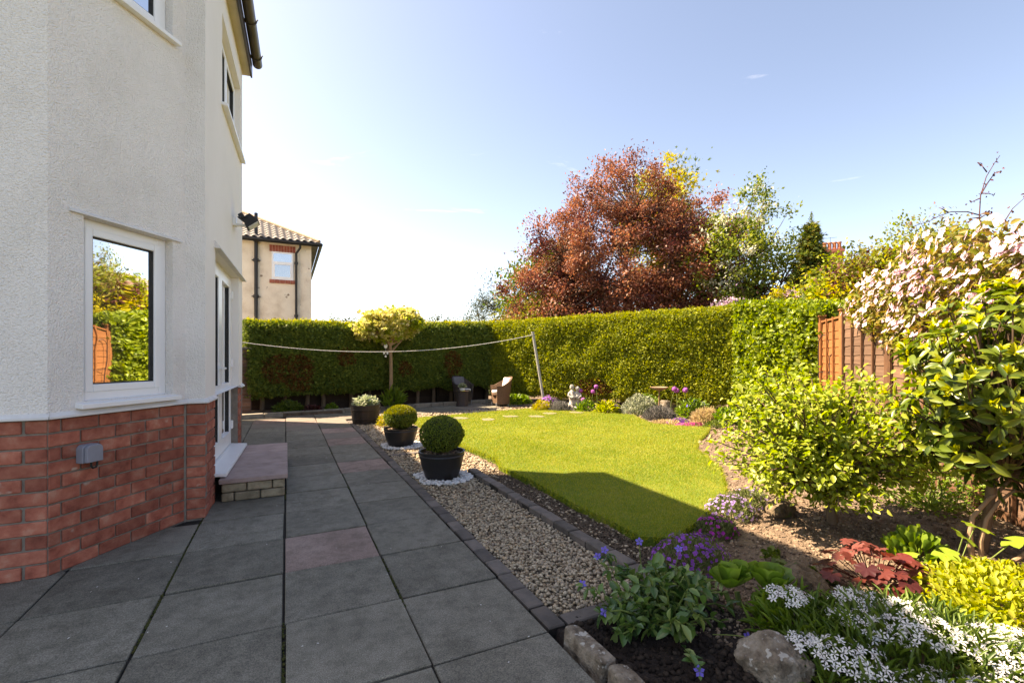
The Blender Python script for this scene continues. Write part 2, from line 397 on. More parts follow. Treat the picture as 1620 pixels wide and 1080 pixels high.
_at = _nt.nodes.new('ShaderNodeAttribute'); _at.attribute_name = 'rnd'; _mx = _nt.nodes.new('ShaderNodeMix'); _mx.data_type = 'RGBA'; _mx.inputs['B'].default_value = (.024, .017, .013, 1)
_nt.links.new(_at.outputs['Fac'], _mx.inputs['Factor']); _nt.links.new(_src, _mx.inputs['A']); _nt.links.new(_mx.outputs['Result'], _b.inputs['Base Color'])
MT['soil_mid'] = leaf_mat('edge_soil_crumbs', [(.05, .036, .026), (.09, .066, .047), (.15, .112, .08), (.07, .05, .036)], 0.0, .95, .1)
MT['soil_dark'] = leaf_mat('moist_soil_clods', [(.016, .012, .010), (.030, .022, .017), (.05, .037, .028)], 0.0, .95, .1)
MT['ground'] = M('ground', [(.06, .07, .025), (.10, .10, .04)], .4, .95)
MT['turf'] = M('turf', [(.07, .11, .012), (.11, .155, .016), (.17, .18, .03)], 1.7, .95, .7, 60, .02)
MT['grass'] = leaf_mat('grass', [(.10, .175, .012), (.17, .24, .014), (.25, .295, .018), (.33, .33, .03), (.42, .36, .09)], .35, .6, .25)
_nt = MT['grass'].node_tree
for _n in list(_nt.nodes):
    if _n.type == 'OBJECT_INFO': _nt.nodes.remove(_n)
MT['stepstone'] = M('stepping_stone', [(.16, .14, .09), (.25, .22, .15)], 8, .9, .5, 40, .006)
MT['rock'] = M('lichen_rock', [(.07, .052, .036), (.15, .118, .085), (.24, .20, .15), (.30, .26, .21)], 16, .95, 1.0, 55, .02, spots=((.40, .38, .33), 24, .60), detail=10)
MT['rock_dark'] = M('mossy_rock', [(.05, .038, .024), (.12, .088, .055), (.20, .15, .10)], 16, .95, 1.0, 50, .02, spots=((.07, .085, .025), 12, .62), detail=10)
MT['bark'] = M('bark', [(.10, .065, .04), (.20, .14, .09)], 12, .95, .8, 40, .01, stretch=(1, 1, .2))
MT['bark_pale'] = M('pale_bark', [(.22, .14, .08), (.34, .23, .14)], 12, .9, .6, 40, .008, stretch=(1, 1, .2))
MT['twig'] = M('twig', [(.07, .045, .03), (.13, .085, .055)], 12, .9)
MT['twig_red'] = M('red_twig', [(.06, .022, .02), (.10, .04, .032)], 12, .8)
MT['stem'] = M('green_stem', [(.10, .15, .03), (.16, .20, .05)], 10, .7)
MT['fence_new'] = M('orange_fence_board', [(.19, .070, .022), (.27, .11, .036)], 6, .85, .5, 30, .004, objvar=.15, stretch=(.15, 1, 4))
MT['fence_old'] = M('weathered_fence_board', [(.10, .055, .034), (.18, .108, .068)], 6, .9, .6, 30, .004, objvar=.2, stretch=(.15, 1, 4))
MT['fence_post'] = M('fence_post', [(.075, .035, .018), (.13, .062, .03)], 8, .85, .4, 30, .004)
MT['fence_dark'] = M('dark_low_board', [(.035, .022, .015), (.06, .038, .026)], 5, .9, .4, 30, .004, objvar=.2)
MT['pot'] = M('black_plastic_pot', [(.012, .012, .013), (.024, .022, .022)], 6, .42, .15, 50, .002, spec=.45)
MT['barrel'] = M('brown_barrel', [(.026, .018, .013), (.055, .038, .028)], 5, .55, .3, 20, .004, stretch=(3, 3, .3))
MT['rattan'] = M('brown_rattan', [(.10, .055, .03), (.19, .115, .07)], 60, .6, 1.0, 110, .006, objvar=.1)
MT['rattan_dk'] = M('dark_rattan', [(.040, .030, .028), (.075, .058, .05)], 60, .6, 1.0, 110, .006)
MT['cushion'] = M('white_cushion', [(.66, .63, .58), (.74, .71, .66)], 8, .9)
MT['cushion_grey'] = M('grey_cushion', [(.11, .11, .13), (.15, .15, .17)], 8, .9)
MT['statue'] = M('weathered_statue_stone', [(.22, .20, .17), (.42, .39, .34), (.5, .47, .42)], 14, .9, .6, 40, .01)
MT['birdbath'] = M('copper_bird_bath', [(.22, .13, .075), (.34, .22, .14)], 9, .5, spec=.4)
MT['galv'] = M('galvanised_post', [(.28, .27, .26), (.40, .39, .37)], 14, .5, .3, 30, .003, spec=.4)
MT['line'] = M('clothes_line', [(.55, .53, .50), (.66, .64, .60)], 14, .6)
MT['pebbledash'] = M('weathered_pebbledash', [(.60, .50, .38), (.76, .67, .54), (.82, .74, .61)], 2.0, .95, .8, 40, .015, spots=((.22, .16, .11), 5, .68))
MT['cement'] = M('ridge_cement', [(.44, .30, .18), (.55, .40, .25)], 6, .9)
MT['terracotta'] = M('terracotta', [(.36, .13, .06), (.46, .19, .09)], 5, .85)
# foliage
MT['hedge'] = leaf_mat('hedge_sprays', [(.055, .090, .018), (.10, .15, .022), (.155, .205, .03), (.21, .24, .04)], .25, .6, .3)
MT['hedge_lit'] = leaf_mat('hedge_sunny_sprays', [(.14, .18, .016), (.25, .28, .02), (.36, .36, .025), (.17, .21, .018)], .3, .6, .25)  # lit copy of the hedge sprays: sunshine on the tall hedge is in the colour
MT['hedge_lit_top'] = leaf_mat('hedge_sunlit_top', [(.24, .24, .016), (.34, .32, .022), (.28, .29, .018)], .4, .6, .2)  # yellow sunlit rim of the hedge top, put into the leaf colour
MT['hedge_brown'] = leaf_mat('hedge_dead_patch', [(.13, .05, .016), (.19, .08, .025), (.08, .045, .015)], .2, .8, .1)
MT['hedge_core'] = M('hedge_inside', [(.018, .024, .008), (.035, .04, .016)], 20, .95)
MT['ivy'] = leaf_mat('ivy_leaves', [(.08, .13, .014), (.17, .23, .018), (.27, .32, .028), (.13, .18, .02)], .35, .42, .4)
MT['box'] = leaf_mat('box_leaves', [(.065, .105, .014), (.125, .17, .018), (.19, .225, .024)], .3, .5, .35)
MT['box_lit'] = leaf_mat('sunlit_box_leaves', [(.12, .13, .012), (.22, .21, .016), (.30, .28, .02)], .3, .5, .3)  # sunlight on the top of the farther ball, put into the leaf colour
MT['maple'] = leaf_mat('variegated_maple_leaves', [(.44, .42, .10), (.60, .53, .22), (.34, .38, .06), (.55, .50, .14), (.62, .54, .33)], .4, .55, .25)
MT['copper'] = leaf_mat('copper_leaves', [(.14, .048, .032), (.23, .085, .050), (.32, .135, .072), (.18, .062, .044), (.28, .15, .068)], .35, .5, .35)
MT['copper_dk'] = leaf_mat('dark_red_leaves', [(.055, .018, .018), (.10, .03, .026), (.14, .05, .035)], .3, .5, .3)
MT['golden'] = leaf_mat('golden_conifer_sprays', [(.32, .28, .012), (.46, .38, .016), (.24, .24, .015)], .35, .6, .2)
MT['green'] = leaf_mat('green_leaves', [(.045, .075, .012), (.085, .125, .018), (.13, .17, .024)], .35, .5, .3)
MT['olive'] = leaf_mat('olive_green_leaves', [(.09, .11, .015), (.16, .18, .02), (.22, .20, .035), (.13, .08, .03)], .35, .5, .3)
MT['lime'] = leaf_mat('lime_sprays', [(.15, .20, .014), (.24, .29, .018), (.30, .33, .022)], .35, .55, .25)
MT['conifer'] = leaf_mat('conifer_sprays', [(.08, .13, .034), (.14, .195, .05), (.20, .235, .055)], .25, .6, .25)
MT['pine'] = leaf_mat('blue_green_needles', [(.035, .05, .030), (.06, .08, .045), (.09, .10, .05)], .25, .6, .25)
MT['haw_leaf'] = leaf_mat('hawthorn_leaves', [(.12, .16, .02), (.20, .24, .03), (.28, .30, .05)], .4, .5, .3)
MT['haw_fl'] = leaf_mat('hawthorn_blossom', [(.62, .60, .44), (.70, .68, .56), (.55, .54, .36)], .3, .7, .1)
MT['lilac'] = leaf_mat('lilac_blossom', [(.40, .27, .36), (.52, .38, .46), (.34, .22, .33)], .3, .7, .1)
MT['plum'] = leaf_mat('lime_shrub_leaves', [(.12, .18, .016), (.20, .265, .02), (.28, .335, .03), (.37, .39, .08), (.16, .22, .018)], .42, .42, .4)
MT['bay'] = leaf_mat('laurel_leaves', [(.040, .075, .012), (.085, .13, .015), (.16, .205, .022), (.065, .105, .014), (.22, .25, .03)], .3, .33, .45)
MT['bay_new'] = leaf_mat('laurel_new_leaves', [(.24, .29, .014), (.38, .39, .02), (.48, .45, .03), (.30, .34, .018)], .4, .4, .35)
MT['vinca'] = leaf_mat('periwinkle_leaves', [(.035, .085, .022), (.065, .135, .030), (.11, .19, .035), (.19, .26, .08)], .2, .30, .5)
MT['vinca_fl'] = leaf_mat('periwinkle_petals', [(.16, .12, .55), (.22, .17, .66), (.19, .14, .60)], .3, .6, .2)
MT['aub_leaf'] = leaf_mat('aubrieta_leaves', [(.09, .12, .035), (.15, .18, .06), (.20, .22, .09)], .3, .7, .2)
MT['aub_v'] = leaf_mat('violet_petals', [(.27, .075, .44), (.36, .11, .52), (.20, .05, .36)], .35, .6, .2)
MT['aub_m'] = leaf_mat('magenta_petals', [(.38, .03, .34), (.50, .05, .42), (.26, .03, .30)], .35, .6, .2)
MT['aub_l'] = leaf_mat('lilac_petals', [(.38, .25, .55), (.48, .34, .62), (.30, .18, .48)], .35, .6, .2)
MT['heuch'] = leaf_mat('heuchera_leaves', [(.055, .014, .016), (.11, .026, .022), (.17, .042, .03), (.08, .03, .03)], .35, .40, .4)
MT['heuch_red'] = leaf_mat('heuchera_young_leaves', [(.15, .026, .024), (.24, .085, .07), (.10, .02, .02)], .4, .45, .3)
MT['primrose'] = leaf_mat('rosette_leaves', [(.09, .17, .02), (.16, .27, .03), (.24, .35, .06)], .3, .45, .35)
MT['choi_leaf'] = leaf_mat('narrow_green_leaves', [(.045, .085, .012), (.085, .14, .018), (.14, .20, .028)], .3, .45, .35)
MT['white_fl'] = leaf_mat('white_petals', [(.66, .66, .63), (.74, .74, .72), (.60, .58, .57)], .25, .6, .2)
MT['gold_leaf'] = leaf_mat('golden_low_leaves', [(.26, .29, .02), (.38, .38, .03), (.18, .24, .018), (.44, .42, .06)], .4, .5, .3)
MT['palm_leaf'] = leaf_mat('pale_lobed_leaves', [(.19, .29, .03), (.25, .34, .04)], .4, .5, .3)
MT['fresh'] = leaf_mat('fresh_green_leaves', [(.08, .15, .016), (.13, .21, .022), (.18, .25, .03)], .35, .45, .3)
MT['silver'] = leaf_mat('silver_leaves', [(.26, .28, .19), (.36, .38, .28), (.20, .23, .13)], .25, .7, .2)
MT['lav'] = leaf_mat('grey_lavender_leaves', [(.14, .14, .13), (.22, .21, .20), (.10, .10, .085)], .25, .8, .1)
MT['gold_euon'] = leaf_mat('golden_mound_leaves', [(.28, .25, .015), (.40, .33, .02), (.20, .20, .015)], .35, .5, .3)
MT['peach'] = leaf_mat('straw_grass_leaves', [(.42, .30, .16), (.52, .40, .24), (.34, .30, .12)], .3, .8, .1)
MT['pinkfl'] = leaf_mat('deep_pink_petals', [(.52, .04, .22), (.62, .08, .30), (.40, .03, .18)], .3, .6, .2)
MT['allium'] = leaf_mat('allium_florets', [(.46, .14, .46), (.58, .22, .56), (.38, .10, .40)], .3, .6, .2)
MT['clem_fl'] = leaf_mat('pale_pink_petals', [(.70, .47, .54), (.78, .60, .66), (.66, .40, .49)], .35, .6, .2)
MT['clem_leaf'] = leaf_mat('bronze_green_leaves', [(.10, .13, .015), (.17, .19, .02), (.22, .15, .03), (.13, .14, .018), (.15, .08, .025)], .35, .5, .3)
MT['whitevar'] = leaf_mat('cream_variegated_leaves', [(.10, .15, .05), (.34, .38, .24), (.46, .47, .36), (.14, .19, .06)], .25, .5, .3)
MT['chime'] = M('white_china', [(.72, .72, .70), (.78, .78, .76)], 5, .3, spec=.5)

# ============================================================ THE GROUND
def in_poly(x, y, poly):
    x = np.asarray(x); y = np.asarray(y); c = np.zeros(x.shape, bool); n = len(poly)
    for i in range(n):
        x0, y0 = poly[i]; x1, y1 = poly[(i+1) % n]
        with np.errstate(divide='ignore', invalid='ignore'):
            t = ((y0 > y) != (y1 > y)) & (x < (x1-x0)*(y-y0)/(y1-y0+1e-12)+x0)
        c ^= t
    return c
LAWN = [(2.27, 2.58), (2.26, 3.4), (2.29, 4.3), (2.25, 4.95), (2.40, 5.4), (2.30, 6.3), (2.28, 8.0), (2.30, 9.72), (3.4, 9.93), (4.6, 10.17), (5.45, 10.33), (5.75, 10.05), (6.08, 9.40),
        (6.6, 8.75), (6.93, 8.17), (6.55, 7.4), (6.37, 6.95), (6.56, 6.54), (6.95, 6.1), (6.45, 5.72), (5.74, 5.24), (5.15, 4.75), (4.80, 4.23), (4.50, 3.8), (4.10, 3.41), (3.75, 3.1), (3.44, 2.93), (2.79, 2.60), (2.45, 2.47)]
g = MB().add([(-900, -900, -.12), (900, -900, -.12), (900, 900, -.12), (-900, 900, -.12)], [(0, 1, 2, 3)]).build('ground', MT['ground']); tag(g, kind='structure')

def soil_z(x, y):
    z = -0.012+0.05*(fbm(x*1.3+5, y*1.3)-.5)+0.045*(fbm(x*9, y*9, 3)-.47)+.022*(fbm(x*34+7, y*34, 3)-.45)
    z = z+0.06*np.clip((x-2.8)/2.0, 0, 1)*np.clip((7-y)/3.0, 0, 1)
    flat = (x < 1.19) | ((x < 2.24) & (y > 1.98)) 
    z = np.where(flat, -.09, z)
    z = np.where(in_poly(x, y, LAWN) & ((x > 2.5) | (y > 3.0)), -.09, z)
    return z
def grid(xs, ys):
    X, Y = np.meshgrid(xs, ys, indexing='ij'); Z = soil_z(X, Y); nx, ny = X.shape
    v = np.stack([X, Y, Z], -1).reshape(-1, 3); i = np.arange(nx*ny).reshape(nx, ny)
    a, b, c, d = i[:-1, :-1].ravel(), i[1:, :-1].ravel(), i[1:, 1:].ravel(), i[:-1, 1:].ravel()
    return v, np.concatenate([np.stack([a, b, c], 1), np.stack([a, c, d], 1)])
xs = np.concatenate([np.arange(1.14, 4.2, .018), np.arange(4.2, 14, .07)]); ys = np.concatenate([np.arange(-1.0, .6, .06), np.arange(.6, 4.2, .018), np.arange(4.2, 15.5, .07)])
v, t = grid(xs, ys)
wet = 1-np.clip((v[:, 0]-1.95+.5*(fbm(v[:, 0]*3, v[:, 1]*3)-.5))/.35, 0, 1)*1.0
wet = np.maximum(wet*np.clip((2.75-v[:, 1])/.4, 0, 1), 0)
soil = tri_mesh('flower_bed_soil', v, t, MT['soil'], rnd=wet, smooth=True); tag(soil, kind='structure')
back = MB().box(-8, 1.2, 11.7, 15.5, -.11, .06).build('hedge_bed_soil', MT['soil']); tag(back, kind='structure')

ICO = None
def ico(sub=1):
    bm = bmesh.new(); bmesh.ops.create_icosphere(bm, subdivisions=sub, radius=1); bm.verts.ensure_lookup_table()
    v = np.array([tuple(x.co) for x in bm.verts]); f = np.array([[q.index for q in p.verts] for p in bm.faces]); bm.free(); return v, f
I1 = ico(1); I2 = ico(2)
def stones(name, mat, parent, P, size, flat=.6, tmpl=I1, smooth=True):
    n = len(P); tv, tf = tmpl; k = len(tv)
    a = rng.random(n)*2*math.pi; c, s = np.cos(a)[:, None], np.sin(a)[:, None]
    sx = (size*(.75+.6*rng.random(n)))[:, None]; sy = (size*(.55+.4*rng.random(n)))[:, None]; sz = (size*flat*(.7+.6*rng.random(n)))[:, None]
    jit = 1+.32*(rng.random((n, k))-.5)
    x, y, z = tv[None, :, 0]*sx*jit, tv[None, :, 1]*sy*jit, tv[None, :, 2]*sz*jit
    tilt = (rng.random(n)[:, None]-.5)*.9; z = z+x*tilt*.6
    v = np.stack([P[:, 0:1]+c*x-s*y, P[:, 1:2]+s*x+c*y, P[:, 2:3]+z], -1)
    f = tf[None]+(np.arange(n)*k)[:, None, None]
    o = tri_mesh(name, v.reshape(-1, 3), f.reshape(-1, 3), mat, parent, np.repeat(rng.random(n), k), smooth); o['kind'] = 'stuff'; return o
# crumbs of earth on the beds
def scatter(n, x0, x1, y0, y1, test, near=True):
    x = x0+(x1-x0)*rng.random(n); y = y0+(y1-y0)*rng.random(n); k = test(x, y)
    if near: k &= rng.random(n) < np.clip(9.0/(x*x+y*y), .05, 1)
    return x[k], y[k]
bed = lambda x, y: ~(((x < 1.24)) | ((x < 2.26) & (y > 2.0)) | in_poly(x, y, LAWN))
x, y = scatter(95000, 1.2, 6.5, .5, 6, bed); lim = (x > 1.95+.25*(fbm(x*3, y*3)-.5)*4) | (y > 2.7)
z = soil_z(x, y)
s_ = .003+.013*rng.random(len(x))**3.0
tag(stones('soil_crumbs', MT['clod'], None, np.stack([x, y, z+s_*.3], 1)[lim], s_[lim], .75, smooth=False), 'dry crumbs of earth lying on the flower bed', 'soil', kind='stuff')
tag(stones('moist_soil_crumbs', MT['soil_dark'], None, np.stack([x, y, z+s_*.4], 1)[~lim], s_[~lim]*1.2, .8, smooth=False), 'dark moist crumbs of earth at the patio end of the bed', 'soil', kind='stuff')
x, y = scatter(6000, 5.0, 11, 5, 13, lambda a, b: ~in_poly(a, b, LAWN), False)
tag(stones('far_soil_crumbs', MT['clod'], None, np.stack([x, y, soil_z(x, y)+.01], 1), .015+.02*rng.random(len(x)), .7), 'crumbs of earth in the bed below the hedge', 'soil', kind='stuff')

# ------------------------------------------------------------ lawn
def poly_sheet(name, poly, z0, z1, mat, jitter=0.0):
    o = MB().prism(poly, z0, z1).build(name, mat); return o
dense = []
for i in range(len(LAWN)):
    a = np.array(LAWN[i]); b = np.array(LAWN[(i+1) % len(LAWN)]); m = max(1, int(np.linalg.norm(b-a)/.08))
    for j in range(m):
        p = a+(b-a)*j/m; dense.append((p[0]+.02*(vn(p[0]*9, p[1]*9)-.5), p[1]+.02*(vn(p[0]*8+9, p[1]*8)-.5)))
lawn = poly_sheet('lawn', dense, -.11, .045, MT['turf']); tag(lawn, kind='structure')
n = 1300000
x = 2.2+4.9*rng.random(n); y = 2.3+8.3*rng.random(n); d2 = x*x+y*y
keep = in_poly(x, y, LAWN) & (rng.random(n) < np.clip(13.0/d2, .16, 1)*(.7+.5*fbm(x*4, y*4)))
x, y = x[keep], y[keep]; n = len(x)
dist = np.sqrt(x*x+y*y)
P = np.stack([x, y, np.full(n, .043)], 1); A = nrm(np.stack([rng.normal(size=n)*.45, rng.normal(size=n)*.45, np.ones(n)], 1)); Nn = rdir(n)
L = (.011+.013*rng.random(n))*(.75+.6*fbm(x*2.2, y*2.2))*np.clip(dist/5, .9, 1.3)
pat = np.clip(.08+.62*fbm(x*1.1+3, y*1.1)+.30*fbm(x*7, y*7)+.22*rng.normal(size=n)-.02, .0, .999)
gr = leaves('grass', MT['grass'], None, P, A, Nn, L, .0030*np.clip(dist/4, .9, 2.4), T_GRASS, rnd=pat)
tag(gr, 'short mown yellow green grass of the lawn', 'grass', kind='stuff')
# turf edge fringe
pts = np.array(dense); k = rng.integers(0, len(pts), 16000); P = np.concatenate([pts[k]+rng.normal(size=(16000, 2))*.012, (.0+.045*rng.random(16000))[:, None]], 1)
cen = np.array([4.2, 6.2]); out = nrm(np.concatenate([P[:, :2]-cen, np.zeros((16000, 1))], 1))
A = nrm(out*.5+np.array([0, 0, .7])+rng.normal(size=(16000, 3))*.4)
tag(leaves('edge_grass', MT['grass'], None, P, A, rdir(16000), .03+.03*rng.random(16000), .004, T_GRASS), 'longer grass fringe along the cut lawn edge', 'grass', kind='stuff')

# ------------------------------------------------------------ patio slabs
def unit_box(name, sx, sy, sz, bevel, mat, seg=1, noise=0.0):
    me = MB().box(-sx/2, sx/2, -sy/2, sy/2, -sz, 0).mesh(name, False, bevel, seg); me.materials.append(mat); return me
HOUSE = [(-9, 3.727), (-1.289, 3.727), (-.735, 4.54), (-.60, 4.54), (-.52, 7.0), (-2.2, 7.0), (-2.2, 12.5), (-9, 12.5)]
patio = MB().box(-5.5, 1.139, -3, 11.75, -.11, -.016).build('patio', MT['sand']); tag(patio, kind='structure')
colx = [-4.85, -4.245, -3.64, -3.035, -2.43, -1.825, -1.215, -.617, -.012, .565, 1.140]
SLABM = {}
def slab_mesh(w, l, mname):
    k = (round(w, 3), round(l, 3), mname)
    if k not in SLABM: SLABM[k] = unit_box('paving_slab', w-.013, l-.013, .04, .004, MT[mname])
    return SLABM[k]
PINK = {(8, 2), (9, 6)}
BUFF_PINK = {(9, 9): 'slab_pink', (9, 10): 'slab_buff', (9, 11): 'slab_pink', (9, 13): 'slab_buff', (8, 12): 'slab_buff', (8, 13): 'slab_pink', (8, 14): 'slab_buff', (7, 13): 'slab_buff', (7, 14): 'slab_pink', (9, 14): 'slab_buff', (8, 15): 'slab_buff', (7, 15): 'slab_buff'}
def kerb_y(x): return 11.65+.184*(x+.75)
KM = {}
for ci in range(len(colx)-1):
    w = colx[ci+1]-colx[ci]; cx = (colx[ci+1]+colx[ci])/2
    for k in range(-6, 17):
        y0 = 1.942+.615*(k-0); cy = y0+.3075
        if in_poly(np.array([cx]), np.array([cy]), HOUSE)[0] or in_poly(np.array([cx+.25]), np.array([cy-.25]), HOUSE)[0] and in_poly(np.array([cx]), np.array([cy+.2]), HOUSE)[0]: continue
        if cy+.31 > kerb_y(cx): continue
        if cx < -.7 and cy > 7.2 and cx < -2.2: continue
        mname = 'slab_pink' if (ci, k) in PINK else BUFF_PINK.get((ci, k), 'slab')
        o = bpy.data.objects.new('paving_slab', slab_mesh(w, .615, mname)); COL.objects.link(o); o.parent = patio
        if mname == 'slab_pink': o['label'] = 'pinkish paving slab'
        elif mname == 'slab_buff': o['label'] = 'buff paving slab'
        o.location = (cx+random.uniform(-.004, .004), cy+random.uniform(-.004, .004), random.uniform(-.004, .002)); o.rotation_euler = (R(random.uniform(-.2, .2)), R(random.uniform(-.2, .2)), R(random.uniform(-.35, .35)))
# grit and moss in the joints
x = rng.choice(np.array([-.617, -.012, .565]), 2600)+rng.normal(size=2600)*.003; y = rng.uniform(.6, 7, 2600)
k = fbm(x*3+4, y*2.2) > .5
mo = stones('joint_moss', MT['moss'], patio, np.stack([x, y, np.full(len(x), -.006)], 1)[k], .004+.004*rng.random(k.sum()), .8)
# petals and grit blown over the paving
n = 55; x = rng.uniform(-1.2, 1.1, n); y = rng.uniform(1.2, 7, n)
pe = leaves('fallen_petals', MT['white_fl'], None, np.stack([x, y, np.full(n, .005)], 1), np.concatenate([rng.normal(size=(n, 2)), rng.normal(size=(n, 1))*.1], 1), np.tile([[0, 0, 1.]], (n, 1)), .008+.008*rng.random(n), .006, T_DIA)
tag(pe, 'small white petals blown over the dark paving', 'petals', kind='stuff')

# terrace under the hedge, turned a little
TA = R(10.5); T0 = Matrix.Translation((1.17, 10.42, 0)) @ Matrix.Rotation(TA, 4, 'Z')
terr = MB().prism([(0, .1), (5.3, .1), (5.3, 1.42), (-.1, 1.42)], -.1, -.018).build('terrace', MT['sand']); terr.matrix_world = T0; tag(terr, kind='structure')
for i in range(9):
    for j in range(2):
        o = bpy.data.objects.new('paving_slab', slab_mesh(.59, .62, 'slab' if (i*7+j*3) % 5 else 'slab_buff')); COL.objects.link(o); o.parent = terr
        o.location = (.3+.59*i, .45+.63*j, random.uniform(-.002, .002)); o.rotation_euler = (0, 0, R(random.uniform(-.3, .3)))

# brick edgings round the gravel
EB = unit_box('edging_brick', .195, .095, .06, .006, MT['edging'])
def edging(name, pts, z=.0, step=.205):
    root = MB()
    segs = []
    for (x0, y0), (x1, y1) in zip(pts[:-1], pts[1:]):
        d = Vector((x1-x0, y1-y0, 0)); segs.append((Vector((x0, y0, 0)), d))
        dn = d.normalized(); s = Vector((-dn.y, dn.x, 0))*.045
        a, b = Vector((x0, y0, 0)), Vector((x1, y1, 0))
        root.prism([(a-s)[:2], (b-s)[:2], (b+s)[:2], (a+s)[:2]], -.1, z-.012)
    r = root.build(name, MT['sand']); tag(r, kind='structure')
    for a, d in segs:
        m = max(1, round(d.length/step)); ang = math.atan2(d.y, d.x)
        for i in range(m):
            o = bpy.data.objects.new('edging_brick', EB); COL.objects.link(o); o.parent = r
            p = a+d*((i+.5)/m); o.location = (p.x+random.uniform(-.004, .004), p.y+random.uniform(-.004, .004), z+random.uniform(-.004, .004)); o.scale = (d.length/m/.205, 1, 1)
            o.rotation_euler = (R(random.uniform(-1, 1)), R(random.uniform(-1, 1)), ang+R(random.uniform(-1.5, 1.5)))
    return r
edging('path_edging', [(1.195, 1.96), (1.195, 10.3)], .002)
edging('gravel_end_edging', [(1.25, 2.0), (1.96, 2.0)], .004)
edging('gravel_side_edging', [(1.915, 2.06), (1.915, 5.03)], .042)
edging('gravel_divider_edging', [(1.25, 5.17), (1.86, 5.17)], .012)
edging('gravel_divider_edging', [(1.25, 6.36), (1.90, 6.36)], .012)
edging('terrace_edging', [(1.3, 10.48), (6.25, 11.42)], .01)
edging('lawn_edging', [(2.3, 9.80), (5.6, 10.42)], .01)

# gravel
bedp = [(1.24, 2.04), (2.262, 2.04), (2.262, 9.72), (5.5, 10.40), (6.2, 11.38), (1.24, 10.42)]
gb = MB().prism(bedp, -.1, -.028).build('gravel_bed', MT['gravelbed']); tag(gb, kind='structure')
def gtest(x, y):
    main = (x > 1.245) & (x < 1.865) & (y > 2.05) & (y < 5.0)
    soil_strip = (x > 1.96) & (x < 2.25) & (y > 2.3) & (y < 5.1) & (rng.random(x.shape) < .10)
    mid = (x > 1.245) & (x < 2.25) & (y >= 5.0) & (y < 10.3)
    far = (x > 2.2) & (x < 5.9) & (y > 9.86+.19*(x-2.3)) & (y < 10.42+.19*(x-1.3))
    return main | mid | far | soil_strip
n = 200000; x = 1.2+5*rng.random(n); y = 2+9*rng.random(n); d2 = x*x+y*y
k = gtest(x, y) & (rng.random(n) < np.clip(14/d2, .12, 1)); x, y = x[k], y[k]; d = np.sqrt(x*x+y*y)
P = np.stack([x, y, -.022+.024*rng.random(len(x))], 1)
tag(stones('gravel', MT['gravel'], None, P, (.0085+.0085*rng.random(len(x)))*np.clip(d/5, .95, 2.0), .62), 'rounded buff and grey gravel between the edging bricks', 'gravel', kind='stuff')
ss = (x > 1.9) & (x < 2.26) & (y < 5.2)
n = 14000; x = rng.uniform(1.97, 2.255, n); y = rng.uniform(2.1, 5.2, n)
tag(stones('strip_soil_crumbs', MT['soil_mid'], None, np.stack([x, y, -.024+.014*rng.random(n)], 1), .004+.009*rng.random(n)**2, .7), 'earth and grit strip between edging and lawn', 'soil', kind='stuff')
for (cx, cy, rad, lab) in [(1.53, 4.925, .33, 'white pebbles ringing the foot of the larger black pot'), (1.55, 6.98, .32, 'white pebbles ringing the foot of the farther black pot')]:
    n = 430; a = rng.random(n)*2*math.pi; q = .14+(rad-.14)*np.sqrt(rng.random(n))
    x = cx+q*np.cos(a); y = cy+q*np.sin(a); k = (x > 1.27) & (x < 1.9); n = k.sum()
    o = stones('white_pebbles', MT['pebble'], None, np.stack([x, y, np.full(len(x), .004)+.012*rng.random(len(x))], 1)[k], .013+.010*rng.random(n), .7, I2); tag(o, lab, 'pebbles', kind='stuff')
# stepping stones in the lawn
for r_, f_ in [(-1.06, 9.77), (-.49, 9.57), (-.03, 10.07), (.53, 10.07), (.86, 10.62), (1.49, 10.80)]:
    pts = []
    for i in range(14):
        a = 2*math.pi*i/14; q = .14*(1+.2*random.uniform(-1, 1)); pts.append((q*1.25*math.cos(a), q*math.sin(a)))
    o = MB().prism(pts, -.03, .022).build('stepping_stone', MT['stepstone'], None, True, .008); o.location = V(r_, f_, .034); o.rotation_euler = (0, 0, random.uniform(0, 6))
    tag(o, 'flat pale stepping stone sunk into the lawn', 'stone', 'stepping stones across the lawn')

